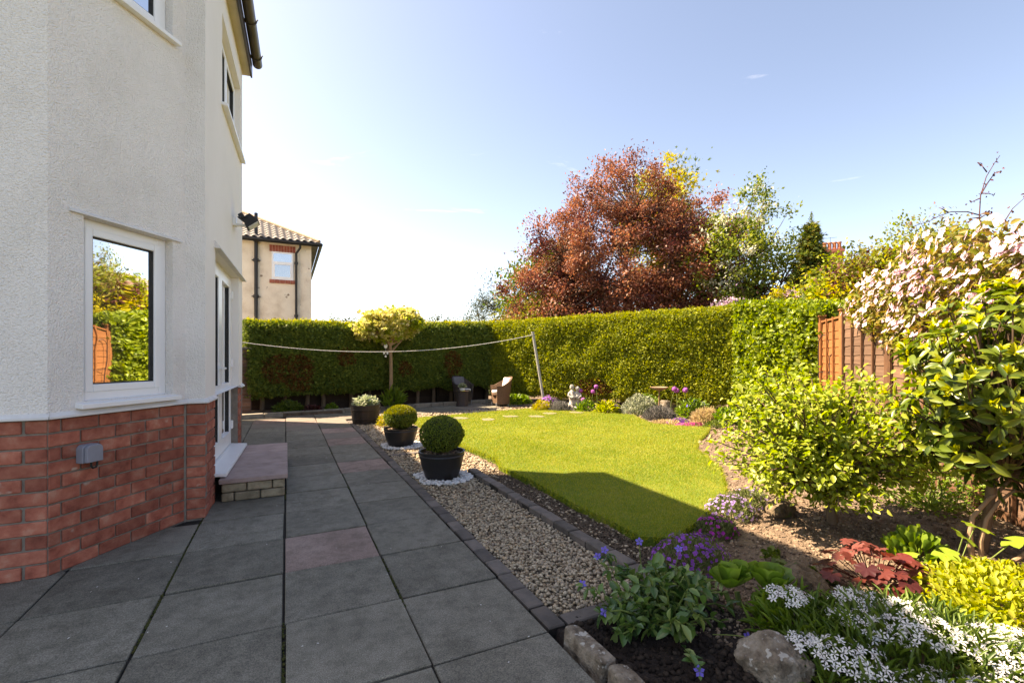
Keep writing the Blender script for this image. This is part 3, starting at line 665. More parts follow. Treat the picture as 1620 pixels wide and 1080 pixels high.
# ============================================================ THE HOUSE
house = empty('house', (-1.0, 5.0, 0), 0, 'white roughcast house with red brick base and white framed windows', 'house')
HI = Matrix.Translation((1.0, -5.0, 0))          # world -> house local
def hb(mb, name, mat, parent=None, **k):
    o = mb.build(name, mat, None, **k)
    if parent is None or parent is house: o.parent = house; o.matrix_local = HI.copy()
    else: o.parent = parent
    return o
def seg_frame(p0, p1):
    t = Vector((p1[0]-p0[0], p1[1]-p0[1], 0)); ln = t.length; t.normalize(); n = Vector((t.y, -t.x, 0))
    return Matrix(((t.x, n.x, 0, p0[0]), (t.y, n.y, 0, p0[1]), (0, 0, 1, 0), (0, 0, 0, 1))), ln
Z0, Z1 = .965, 5.05
def wall_panel(mb, p0, p1, z0, z1, ops, depth=.11, off=0.0):
    F, ln = seg_frame(p0, p1)
    ss = sorted({0.0, ln, *[o[0] for o in ops], *[o[1] for o in ops]}); zz = sorted({z0, z1, *[o[2] for o in ops], *[o[3] for o in ops]})
    for a, b in zip(ss[:-1], ss[1:]):
        for c, d in zip(zz[:-1], zz[1:]):
            if any(o[0] <= a+1e-6 and b <= o[1]+1e-6 and o[2] <= c+1e-6 and d <= o[3]+1e-6 for o in ops): continue
            mb.add([(a, off, c), (b, off, c), (b, off, d), (a, off, d)], [(0, 3, 2, 1)], F)
    for a, b, c, d in ops:
        mb.add([(a, off, c), (a, off-depth, c), (a, off-depth, d), (a, off, d)], [(0, 1, 2, 3)], F)
        mb.add([(b, off, c), (b, off-depth, c), (b, off-depth, d), (b, off, d)], [(3, 2, 1, 0)], F)
        mb.add([(a, off, d), (a, off-depth, d), (b, off-depth, d), (b, off, d)], [(0, 1, 2, 3)], F)
        mb.add([(a, off, c), (a, off-depth, c), (b, off-depth, c), (b, off, c)], [(3, 2, 1, 0)], F)
    return F, ln
C0, C1 = (-1.289, 3.727), (-.735, 4.54); D0, D1 = (-.60, 4.54), (-.52, 7.0)
wl_rough = MB()
wall_panel(wl_rough, (-9, 3.727), C0, Z0, Z1, [])
FC, LC = seg_frame(C0, C1)
WIN = (.205, .865, 1.03, 2.225); WUP = (.205, .865, 3.80, 4.80)
wall_panel(wl_rough, C0, C1, Z0, Z1, [WIN, WUP])
wall_panel(wl_rough, C1, D0, Z0, Z1, [])
hb(wl_rough, 'roughcast_wall', MT['render'], bevel=0)
ws = MB(); FD, LD = seg_frame(D0, D1)
DOOR = (.47, 2.12, .16, 2.30); DUP = (.86, 2.30, 3.83, 4.72)
# the door opening cuts the brick base too: wall above the base, then the base itself
F2, _ = wall_panel(ws, D0, D1, Z0, Z1, [(DOOR[0], DOOR[1], Z0, DOOR[3]), DUP], .16)
wall_panel(ws, D1, (-2.2, 7.0), Z0, Z1, []); wall_panel(ws, (-2.2, 7.0), (-2.2, 12.5), -.1, Z1, []); wall_panel(ws, (-2.2, 12.5), (-9, 12.5), -.1, Z1, []); wall_panel(ws, (-9, 12.5), (-9, 3.727), -.1, Z1, [])  # set-back rear wing is unseen, added to shade the path
hb(ws, 'smooth_wall', MT['smooth_render'])
# drip mould above the base and over the openings
cp = MB()
def strip(mb, F, s0, s1, n0, n1, z0, z1): mb.box(s0, s1, n0, n1, z0, z1, F)
FL, LL = seg_frame((-9, 3.727), C0); FP, LP = seg_frame(C1, D0)
def bell(mb, F, s0, s1, z, out=.03, h=.035):
    mb.add([(s0, -.01, z), (s1, -.01, z), (s1, out, z), (s0, out, z), (s0, -.01, z+h), (s1, -.01, z+h), (s1, .004, z+h), (s0, .004, z+h), (s0, out, z+.012), (s1, out, z+.012)],
       [(0, 1, 2, 3), (3, 2, 9, 8), (8, 9, 6, 7), (4, 7, 6, 5), (0, 3, 8, 7, 4), (1, 5, 6, 9, 2), (0, 4, 5, 1)], F)
for F, a, b in [(FL, 0, LL+.012), (FC, -.008, LC+.0), (FP, -.01, LP+.03), (FD, .0, DOOR[0]-.03), (FD, DOOR[1]+.03, LD+.02)]: bell(cp, F, a, b, Z0-.022)
bell(cp, FC, WIN[0]-.09, WIN[1]+.07, WIN[3]+.002, .022, .022)
bell(cp, FD, DOOR[0]-.06, LD+.004, DOOR[3]+.002, .05, .07)
hb(cp, 'drip_mould', MT['coping'])

# brick base: mortar core with bricks
core = MB()
core.box(0, LL, -.1, -.012, -.1, Z0, FL); core.box(0, LC, -.1, -.012, -.1, Z0, FC); core.box(0, LP, -.1, -.012, -.1, Z0, FP)
core.box(.02, DOOR[0], -.1, -.012, -.1, Z0, FD); core.box(DOOR[1], LD, -.1, -.012, -.1, Z0, FD)
FE, LE = seg_frame(D1, (-2.2, 7.0)); core.box(0, LE, -.1, -.012, -.1, Z0, FE)
core.prism([(C1[0]-.05, C1[1]+.006), (C1[0]-.012, C1[1]-.004), (C1[0]+.004, C1[1]+.004), (C1[0]+.01, C1[1]+.06)], -.1, Z0)
core = hb(core, 'brick_base', MT['mortar'])
BR = MB().box(-.5, .5, -.1, 0, -.5, .5).mesh('brick'); 
bmx = {}
def brick(F, s0, s1, z0, z1):
    key = round(s1-s0, 2)
    if key not in bmx:
        me = MB().box(-(s1-s0)/2, (s1-s0)/2, -.08, 0, -(z1-z0)/2, (z1-z0)/2).mesh('brick', False, .0045, 1); me.materials.append(MT['brick']); bmx[key] = me
    o = bpy.data.objects.new('brick', bmx[key]); COL.objects.link(o); o.parent = core
    q = Matrix.Rotation(R(random.uniform(-.5, .5)), 4, 'Y') @ Matrix.Rotation(R(random.uniform(-.5, .5)), 4, 'Z')
    o.matrix_local = F @ Matrix.Translation(((s0+s1)/2, random.uniform(-.004, .001), (z0+z1)/2)) @ q
def courses(F, s0, s1, flip=0, zmin=0.0):
    nc = 11; h = (Z0-.02)/nc
    for c in range(nc):
        z = c*h
        if z < zmin-.01: continue
        s = s1-(.0 if (c+flip) % 2 else .1125)
        if (c+flip) % 2 == 0: brick(F, s1-.1025, s1-.004, z, z+h-.011); 
        e = s
        while e > s0+.03:
            a = max(s0, e-.225); 
            if e-a > .05: brick(F, a+.005, e-.005, z, z+h-.011)
            e -= .225
courses(FL, LL-1.9, LL, 0); courses(FC, 0.004, LC-.004, 1); courses(FD, .0, DOOR[0], 0); courses(FD, DOOR[1], LD, 1)
for c in range(11):
    h = (Z0-.02)/11; brick(FP, .006, LP, c*h, c*h+h-.011)
courses(FE, 0, .7, 0)

def window(F, op, mat_g, depth=.075, mull=None, topl=None, silldrop=.03, sash=True, name='window'):
    a, b, c, d = op
    w = MB(); fw = .058
    for s0, s1, z0, z1 in [(a, a+fw, c, d), (b-fw, b, c, d), (a+fw, b-fw, c, c+fw), (a+fw, b-fw, d-fw, d)]: w.box(s0, s1, -depth-.045, -depth+.012, z0, z1, F)
    root = hb(w, name, MT['pvc'], bevel=.006, seg=2)
    def sash_in(s0, s1, z0, z1):
        m = MB(); q = .05
        for p in [(s0, s0+q, z0, z1), (s1-q, s1, z0, z1), (s0+q, s1-q, z0, z0+q), (s0+q, s1-q, z1-q, z1)]: m.box(p[0], p[1], -depth-.03, -depth+.022, p[2], p[3], F)
        hb(m, 'sash', MT['pvc'], root, bevel=.007, seg=2)
        m = MB(); q2 = q+.001
        for p in [(s0+q2, s0+q2+.007, z0+q2, z1-q2), (s1-q2-.007, s1-q2, z0+q2, z1-q2), (s0+q2+.007, s1-q2-.007, z0+q2, z0+q2+.007), (s0+q2+.007, s1-q2-.007, z1-q2-.007, z1-q2)]: m.box(p[0], p[1], -depth-.014, -depth+.010, p[2], p[3], F)
        hb(m, 'seal', MT['seal'], root)
        p_ = MB().box(s0+q, s1-q, -depth-.022, -depth-.008, z0+q, z1-q, F); hb(p_, 'pane', mat_g, root)
    e = fw-.004
    if mull:
        sash_in(a+e, mull-.005, c+e, d-e); sash_in(mull+.005, b-e, c+e, d-e)
    else: sash_in(a+e, b-e, c+e, d-e)
    s = MB(); s.add([(a-.05, -depth, c-.03), (b+.03, -depth, c-.03), (b+.03, .055, c-.045), (a-.05, .055, c-.045), (a-.05, -depth, c+.004), (b+.03, -depth, c+.004), (b+.03, .055, c-.014), (a-.05, .055, c-.014)],
       [(0, 3, 2, 1), (4, 5, 6, 7), (0, 1, 5, 4), (1, 2, 6, 5), (2, 3, 7, 6), (3, 0, 4, 7)], F)
    hb(s, 'sill', MT['pvc'], root, bevel=.003)
    return root
window(FC, WIN, MT['glass']); window(FC, WUP, MT['glass']); window(FD, DUP, MT['glass'], .08, mull=1.55)
# french doors
dr = MB(); fw = .05; a, b, c, d = DOOR; dep = .10; zb = .27
for p in [(a, a+fw, zb, d), (b-fw, b, zb, d), (a+fw, b-fw, d-fw, d)]: dr.box(p[0], p[1], -dep-.06, -dep+.012, p[2], p[3], FD)
dr.box(a, b, -.16, -.05, .16, zb-.004, FD)
door = hb(dr, 'french_doors', MT['pvc'], bevel=.005)
mid = (a+b)/2
for s0, s1, hs in [(a+fw, mid-.003, 1), (mid+.003, b-fw, -1)]:
    m = MB(); q = .095
    for p in [(s0, s0+q, zb+.005, d-fw-.004), (s1-q, s1, zb+.005, d-fw-.004), (s0+q, s1-q, zb+.005, zb+.16), (s0+q, s1-q, d-fw-.10, d-fw-.004), (s0+q, s1-q, .93, 1.02)]: m.box(p[0], p[1], -dep-.05, -dep+.024, p[2], p[3], FD)
    lf = hb(m, 'door_leaf', MT['pvc'], door, bevel=.006, seg=2)
    hb(MB().box(s0+q, s1-q, -dep-.02, -dep-.008, 1.02, d-fw-.10, FD).box(s0+q, s1-q, -dep-.02, -dep-.008, zb+.16, .93, FD), 'pane', MT['glass_dim'], lf)
    m = MB()
    for p in [(s0+q, s0+q+.007, zb+.16, d-fw-.1), (s1-q-.007, s1-q, zb+.16, d-fw-.1)]: m.box(p[0], p[1], -dep-.007, -dep+.012, p[2], p[3], FD)
    hb(m, 'seal', MT['seal'], lf)
    he = s0 if hs > 0 else s1
    for hz in (.45, 1.2, 2.02):
        hb(MB().box(he-.028, he+.028, -dep+.018, -dep+.045, hz, hz+.10, FD), 'hinge', MT['pvc'], lf, bevel=.006)
hm = MB(); s = mid-.06
hm.box(s-.018, s+.018, -dep+.024, -dep+.034, 1.02, 1.26, FD)
hm.tube([FD @ Vector((s, -dep+.03, 1.2)), FD @ Vector((s, -dep+.075, 1.2)), FD @ Vector((s-.03, -dep+.085, 1.2)), FD @ Vector((s-.13, -dep+.08, 1.198))], .011, 8)
hb(hm, 'handle', MT['chime'], door, smooth=True)
hb(MB().add([(a-.02, -.14, zb-.03), (b+.02, -.14, zb-.03), (b+.02, .09, zb-.05), (a-.02, .09, zb-.05), (a-.02, -.14, zb+.002), (b+.02, -.14, zb+.002), (b+.02, .09, zb-.02), (a-.02, .09, zb-.02)],
   [(0, 3, 2, 1), (4, 5, 6, 7), (0, 1, 5, 4), (1, 2, 6, 5), (2, 3, 7, 6), (3, 0, 4, 7)], FD), 'sill', MT['pvc'], door, bevel=.004)
# brick below the door opening
hb(MB().box(DOOR[0], DOOR[1], -.15, -.02, -.1, .158, FD), 'door_base', MT['mortar'])
# eaves: soffit, fascia, gutter, roof
EAVE = [(-9.2, 3.55), (-1.26, 3.55), (-.66, 4.40), (-.50, 4.40), (-.42, 7.06), (-2.0, 7.3), (-2.0, 12.6), (-9.2, 12.6)]  # the rear wing's eaves are unseen, shaped for their shadow on the path
sf = MB().prism(EAVE, Z1-.02, Z1+.0); hb(sf, 'soffit', MT['soffit'])
fa = MB()
for p0, p1 in [((-1.26, 3.55), (-.66, 4.40)), ((-.50, 4.40), (-.42, 7.06)), ((-9.2, 3.55), (-1.26, 3.55))]:
    F, ln = seg_frame(p0, p1); fa.box(0, ln, -.006, .014, Z1-.04, Z1+.14, F)
hb(fa, 'fascia', MT['gutter'])
def gutter(mb, p0, p1, z, r=.058, side=1):
    F, ln = seg_frame(p0, p1); k = len(mb.v); n = 10
    prof = [(r*math.cos(math.pi+math.pi*i/n), r*math.sin(math.pi+math.pi*i/n)) for i in range(n+1)]
    prof += [((r-.004)*math.cos(math.pi+math.pi*i/n), (r-.004)*math.sin(math.pi+math.pi*i/n)) for i in range(n, -1, -1)]
    m = len(prof); vv = []
    for s in (0, ln):
        for x_, z_ in prof: vv.append((s, .075+x_, z+z_))
    mb.add(vv, [(i, (i+1) % m, (i+1) % m+m, i+m) for i in range(m)]+[tuple(range(n+1))[::-1], tuple(range(m, m+n+1))], F)
    return F, ln
gm = MB(); FG, LG = gutter(gm, (-.50, 4.40), (-.42, 7.02), Z1+.13); gutter(gm, (-1.26, 3.55), (-.66, 4.40), Z1+.13)
gu = hb(gm, 'gutter', MT['gutter'], smooth=True)
for s in [.25, 1.0, 1.72, 2.42]:
    br = MB(); br.tube([FG @ Vector((s, .075+.064*math.cos(math.pi+math.pi*i/10), Z1+.13+.064*math.sin(math.pi+math.pi*i/10))) for i in range(11)]+[FG @ Vector((s, .15, Z1+.15))], .0075, 6)
    hb(br, 'bracket', MT['gutter'], gu)
rf = MB(); n = len(EAVE); inn = [(-7, 6.2), (-3.8, 6.2), (-3.5, 6.4), (-3.4, 6.5), (-3.4, 6.6), (-4.5, 8.2), (-4.5, 10), (-7, 10)]
rf.add([(x, y, Z1+.16) for x, y in EAVE]+[(x, y, Z1+2.0) for x, y in inn], [(i, (i+1) % n, (i+1) % n+n, i+n) for i in range(n)]+[tuple(range(n, 2*n)), tuple(range(n-1, -1, -1))])
hb(rf, 'roof', MT['rooftile'])

# door step
st = empty('door_step', (-.26, 5.8, 0), 0, 'low step of pinkish slabs on buff stone blocks by the french doors', 'step')
def loc_(o, parent, w): o.parent = parent; o.location = Vector(w)-parent.location; return o
sc_ = MB().box(-.25, .16, -.80, .88, -.05, .16).build('step_core', MT['mortar'], st)
for i in range(3):
    y = 4.93+.61*i
    me = MB().box(-.29, .27, -.303, .303, 0, .042).mesh('step_slab', False, .005, 1); me.materials.append(MT['slab_step'])
    loc_(bpy.data.objects.new('step_slab', me), st, (-.26, y+.30, .168)); COL.objects.link(st.children[-1])
def blk(x0, x1, y0, y1, z0, z1):
    m = MB().box(x0, x1, y0, y1, z0, z1).mesh('stone_block', False, .012, 2); m.materials.append(MT['block'])
    o = bpy.data.objects.new('stone_block', m); COL.objects.link(o); loc_(o, st, (0, 0, 0))
for row in range(2):
    z0 = .003+.082*row; xs_ = [-.535, -.33, -.12, -.012] if row else [-.535, -.43, -.22, -.012]
    for p, q in zip(xs_[:-1], xs_[1:]): blk(p+.004, q-.004, 4.945, 5.03, z0, z0+.076)
    ys_ = [5.035, 5.3, 5.62, 5.95, 6.3, 6.74] if row else [5.035, 5.45, 5.78, 6.1, 6.45, 6.74]
    for p, q in zip(ys_[:-1], ys_[1:]): blk(-.09, -.016, p+.004, q-.004, z0, z0+.076)

# floodlight on the wall, outdoor socket
FW, _ = seg_frame(D0, D1)
fl = empty('floodlight', FW @ Vector((1.62, 0, 2.86)), 0, 'black floodlight on a white bracket fixed high on the house wall', 'lamp')
def fbx(mb, name, mat, parent, M4, **k):
    o = mb.build(name, mat, parent, **k); o.matrix_local = M4; return o
RW = FW.to_3x3().to_4x4()
fbx(MB().box(-.045, .045, .0, .035, -.05, .05).box(-.03, .03, .03, .17, -.045, -.02), 'bracket', MT['chime'], fl, RW, bevel=.004)
TL = RW @ Matrix.Translation((0, .15, .045)) @ Matrix.Rotation(R(-52), 4, 'X')
hd = MB().add([(-.075, -.03, -.05), (.075, -.03, -.05), (.075, -.03, .05), (-.075, -.03, .05), (-.10, .07, -.075), (.10, .07, -.075), (.10, .07, .075), (-.10, .07, .075), (-.10, .09, -.075), (.10, .09, -.075), (.10, .09, .075), (-.10, .09, .075)],
   [(0, 1, 2, 3), (0, 4, 5, 1), (1, 5, 6, 2), (2, 6, 7, 3), (3, 7, 4, 0), (4, 8, 9, 5), (5, 9, 10, 6), (6, 10, 11, 7), (7, 11, 8, 4), (8, 11, 10, 9)])
fbx(hd, 'housing', MT['blackmetal'], fl, TL, bevel=.004)
fbx(MB().box(-.085, .085, .091, .096, -.06, .06), 'lamp_glass', MT['whitelamp'], fl, TL)
fbx(MB().tube([(-.085, 0, .0), (-.09, -.03, -.05), (-.0, -.07, -.07), (.09, -.03, -.05), (.085, 0, 0)], .009, 6).box(-.03, .03, -.09, -.02, -.06, -.01), 'yoke', MT['blackmetal'], fl, TL)
so = empty('outdoor_socket', FC @ Vector((.215, 0, .70)), 0, 'grey weatherproof socket box with a loop of cable on the brick base', 'socket')
RC = FC.to_3x3().to_4x4()
def rounded(w, h, r, n=6):
    pts = [(-w, -h), (w, -h)]
    for cx, cz, a0 in [(w-r, h-r, 0), (-(w-r), h-r, math.pi/2)]:
        for i in range(n+1): t = a0+math.pi/2*i/n; pts.append((cx+r*math.cos(t), cz+r*math.sin(t)))
    return pts
Q = RC @ Matrix.Rotation(R(90), 4, 'X')
fbx(MB().prism(rounded(.058, .058, .03), -.052, .0), 'back_box', MT['greyplastic'], so, Q, bevel=.004, seg=2)
fbx(MB().prism(rounded(.050, .055, .03), -.078, -.054), 'lid', MT['greyplastic'], so, Q, bevel=.007, seg=3)
fbx(MB().tube([(.0, .045, -.055), (.0, .045, -.085), (.012, .045, -.10), (.03, .045, -.098), (.038, .045, -.08), (.038, .045, -.055)], .006, 8), 'cable', MT['seal'], so, RC, smooth=True)

# ============================================================ NEIGHBOURING HOUSES
def nb_window(parent, off, x0, x1, y, z0, z1, brick=True, split=.38):
    """window in a wall facing -Y; off = parent location"""
    q = lambda m, n, mat, p, **k: (lambda o: o)(m.build(n, mat, p, **k))
    fr = MB(); f = .05; zt = z1-(z1-z0)*split
    for a in [(x0, x0+f, z0, z1), (x1-f, x1, z0, z1), (x0+f, x1-f, z0, z0+f), (x0+f, x1-f, z1-f, z1), (x0+f, x1-f, zt-f/2, zt+f/2)]: fr.box(a[0], a[1], y-.02, y+.05, a[2], a[3])
    w = fr.build('window', MT['pvc'], parent); w.location = -Vector(off)
    o = MB().box(x0+f, x1-f, y-.012, y+.0, z0+f, zt-f/2).build('pane', MT['glass_dim'], w)
    o = MB().box(x0+f, x1-f, y-.012, y+.0, zt+f/2, z1-f).build('pane', MT['glass'], w)
    sh = MB()
    for a in [(x0+f, x0+f+.045, z0+f, zt-f/2), (x1-f-.045, x1-f, z0+f, zt-f/2), (x0+f+.045, x1-f-.045, z0+f, z0+f+.05), (x0+f+.045, x1-f-.045, zt-f/2-.05, zt-f/2)]: sh.box(a[0], a[1], y-.03, y+.02, a[2], a[3])
    o = sh.build('sash', MT['pvc'], w)
    if brick:
        n = 9; b = MB()
        for i in range(n):
            xa = x0-.07+(x1-x0+.14)*i/n; b.box(xa+.004, xa+(x1-x0+.14)/n-.004, y-.025, y+.04, z1+.004, z1+.22)
        o = b.build('brick_lintel', MT['brick'], w)
        b = MB()
        for i in range(5):
            xa = x0-.07+(x1-x0+.14)*i/5; b.box(xa+.004, xa+(x1-x0+.14)/5-.004, y-.05, y+.04, z0-.12, z0-.004)
        o = b.build('brick_sill', MT['brick'], w)
    return w
NL = Vector((.78, 17.7, 0))
nb = empty('neighbour_house', NL, 0, 'weathered cream pebbledash house with tiled hip roof seen over the hedge', 'house')
ni = -NL
NE = 5.26; pit = math.tan(R(29))
w = MB().box(-6.2, .78, 17.7, 25, -.1, NE).build('pebbledash_wall', MT['pebbledash'], nb); w.location = ni
nb_window(nb, NL, -.12, .62-.0, 17.69, 3.98, 4.93) if False else nb_window(nb, NL, -.45, .21, 17.69, 3.96, 4.90)
nb_window(nb, NL, -2.75, -1.92, 17.69, 3.95, 5.0)
# hipped roof with real tiles on the face towards the garden
ex0, ex1, ey0, ey1 = -6.5, 1.02, 17.42, 25.2; rh = (ex1-ex0)/2*pit
apx = ((ex0+ex1)/2, ey0+(ex1-ex0)/2, NE+rh); apb = ((ex0+ex1)/2, ey1-(ex1-ex0)/2, NE+rh)
rb = MB().add([(ex0, ey0, NE-.02), (ex1, ey0, NE-.02), (ex1, ey1, NE-.02), (ex0, ey1, NE-.02), apx, apb], [(0, 1, 4), (1, 2, 5, 4), (2, 3, 5), (3, 0, 4, 5), (3, 2, 1, 0)])
ro = rb.build('roof', MT['rooftile'], nb); ro.location = ni
tl = MB(); n = 6
vv = []
for e, (yy, dz) in enumerate([(0, .02), (.33, .0)]):
    for i in range(n+1):
        t_ = i/n; vv.append((-.115+.23*t_, yy, .018+dz+.028*math.sin(2*math.pi*t_)))
vv += [(x_, y_, z_-.016) for x_, y_, z_ in vv]
m_ = 2*(n+1)
ff = [(i, i+1, i+n+2, i+n+1) for i in range(n)]+[(i+m_, i+1+m_, i+1, i) for i in range(n)]
tm = bpy.data.meshes.new('roof_tile'); tm.from_pydata(vv, [], ff); tm.materials.append(MT['rooftile'])
rot = Matrix.Rotation(math.atan(pit), 4, 'X')
rows = 13
for r_ in range(rows):
    dy = r_*.265; half = (ex1-ex0)/2-dy*math.cos(math.atan(pit))
    x_ = (ex1+ex0)/2+half-.2
    while x_ > max(-3.4, (ex1+ex0)/2-half+.1):
        o = bpy.data.objects.new('roof_tile', tm); COL.objects.link(o); o.parent = ro
        p = Vector((x_, ey0-.05+dy*math.cos(math.atan(pit)), NE+.0+dy*math.sin(math.atan(pit))))
        o.matrix_local = Matrix.Translation(p) @ rot @ Matrix.Rotation(R(random.uniform(-.7, .7)), 4, 'Z'); x_ -= .215
hp = MB(); 
for a_, b_ in [((ex1, ey0, NE+.05), (apx[0], apx[1], apx[2]+.06)), ((ex0, ey0, NE+.05), (apx[0], apx[1], apx[2]+.06)), ((apx[0], apx[1], apx[2]+.06), (apb[0], apb[1], apb[2]+.06))]: hp.tube([a_, b_], .075, 8)
hp.build('ridge_tiles', MT['cement'], ro)
gm = MB().tube([(ex0, ey0-.06, NE-.05), (ex1+.06, ey0-.06, NE-.05)], .055, 8).tube([(ex1+.06, ey0-.06, NE-.05), (ex1+.06, ey1, NE-.05)], .055, 8).box(ex0, ex1, ey0-.005, ey0+.015, NE-.12, NE+.0)
o = gm.build('gutter', MT['blackmetal'], nb); o.location = ni
def pipe(x, z0, z1, r, hooks, y=17.62):
    m = MB().tube([(x, y, z0), (x, y, z1)], r, 10)
    for z in hooks: m.tube([(x, y, z-.05), (x, y, z+.05)], r*1.5, 10); m.box(x-r*2.3, x+r*2.3, y, y+.08, z-.015, z+.015)
    o = m.build('downpipe', MT['blackmetal'], nb, True); o.location = ni
pipe(-.91, -.1, NE+.85, .055, [4.55, 3.35, 2.4, NE-.05], 17.45 if False else 17.62)
m = MB().tube([(.42, 17.42, NE-.06), (.42, 17.44, NE-.2), (.30, 17.6, NE-.38), (.30, 17.62, -.1)], .04, 10)
for z in (4.55, 2.75): m.tube([(.30, 17.62, z-.04), (.30, 17.62, z+.04)], .06, 10)
o = m.build('downpipe', MT['blackmetal'], nb, True); o.location = ni
m = MB().tube([(-3.2, 17.64, 2.7), (-.91, 17.62, 2.28)], .05, 8); o = m.build('waste_pipe', MT['blackmetal'], nb, True); o.location = ni
m = MB().tube([(-.75, 17.64, 2.3), (.4, 17.64, 1.85)], .025, 8).tube([(.12, 17.64, 1.7), (.12, 17.64, 2.3)], .035, 8); o = m.build('waste_pipe', MT['blackmetal'], nb, True); o.location = ni

# houses whose roofs rise behind the trees and show in the window glass
def far_house(name, loc, rz, label, w=8, d=7, eave=5.0, chim=None, tiles='rooftile'):
    h = empty(name, loc, rz, label, 'house')
    MB().box(-w/2, w/2, 0, d, -.1, eave).build('wall', MT['pebbledash'], h)
    for x_ in (-2.4, 1.4):
        for z_ in (.9, 3.3): nb_window(h, (0, 0, 0), x_, x_+1.2, -.01, z_, z_+1.2, False)
    r = MB().add([(-w/2-.3, -.3, eave), (w/2+.3, -.3, eave), (w/2+.3, d+.3, eave), (-w/2-.3, d+.3, eave), (-w/2+2.2, d/2, eave+2.4), (w/2-2.2, d/2, eave+2.4)], [(0, 1, 5, 4), (1, 2, 5), (2, 3, 4, 5), (3, 0, 4), (3, 2, 1, 0)]).build('roof', MT[tiles], h)
    rw = MB()
    for i in range(12):
        t_ = i/12; y_ = -.3+(d/2+.3)*t_; hw = w/2+.3-2.5*t_; rw.box(-hw, hw, y_-.02, y_+.04, eave+2.4*t_-.01, eave+2.4*t_+.05)
    rw.build('tile_courses', MT[tiles], r)
    if chim:
        cx, cy, cz, cw = chim; c_ = MB().box(cx-cw, cx+cw, cy-.3, cy+.3, eave, cz).box(cx-cw-.06, cx+cw+.06, cy-.36, cy+.36, cz-.22, cz-.02).build('chimney', MT['brick'], r)
        for i in range(4): MB().lathe([(.13, 0), (.12, .45), (.15, .47), (.15, .55), (.1, .55)], 12, (cx-cw+.18+i*(2*cw-.36)/3, cy, cz-.03)).build('chimney_pot', MT['terracotta'], r)
        MB().tube([(cx-.1, cy, cz), (cx-.1, cy, cz+.9)], .012, 5).tube([(cx-.9, cy, cz+.8), (cx+.3, cy, cz+.86)], .012, 5).build('aerial', MT['blackmetal'], r)
    return h
far_house('brick_chimney_house', V(21.9, 32, 0), R(-YAW-20), 'house with clay chimney pots rising behind the trees', chim=(0.35, 1.2, 8.95, .62), eave=4.6)
far_house('opposite_house', (22, 7.6, 0), R(-90), 'pale house beyond the fence mirrored in the bay window glass', w=9.5, eave=3.2)

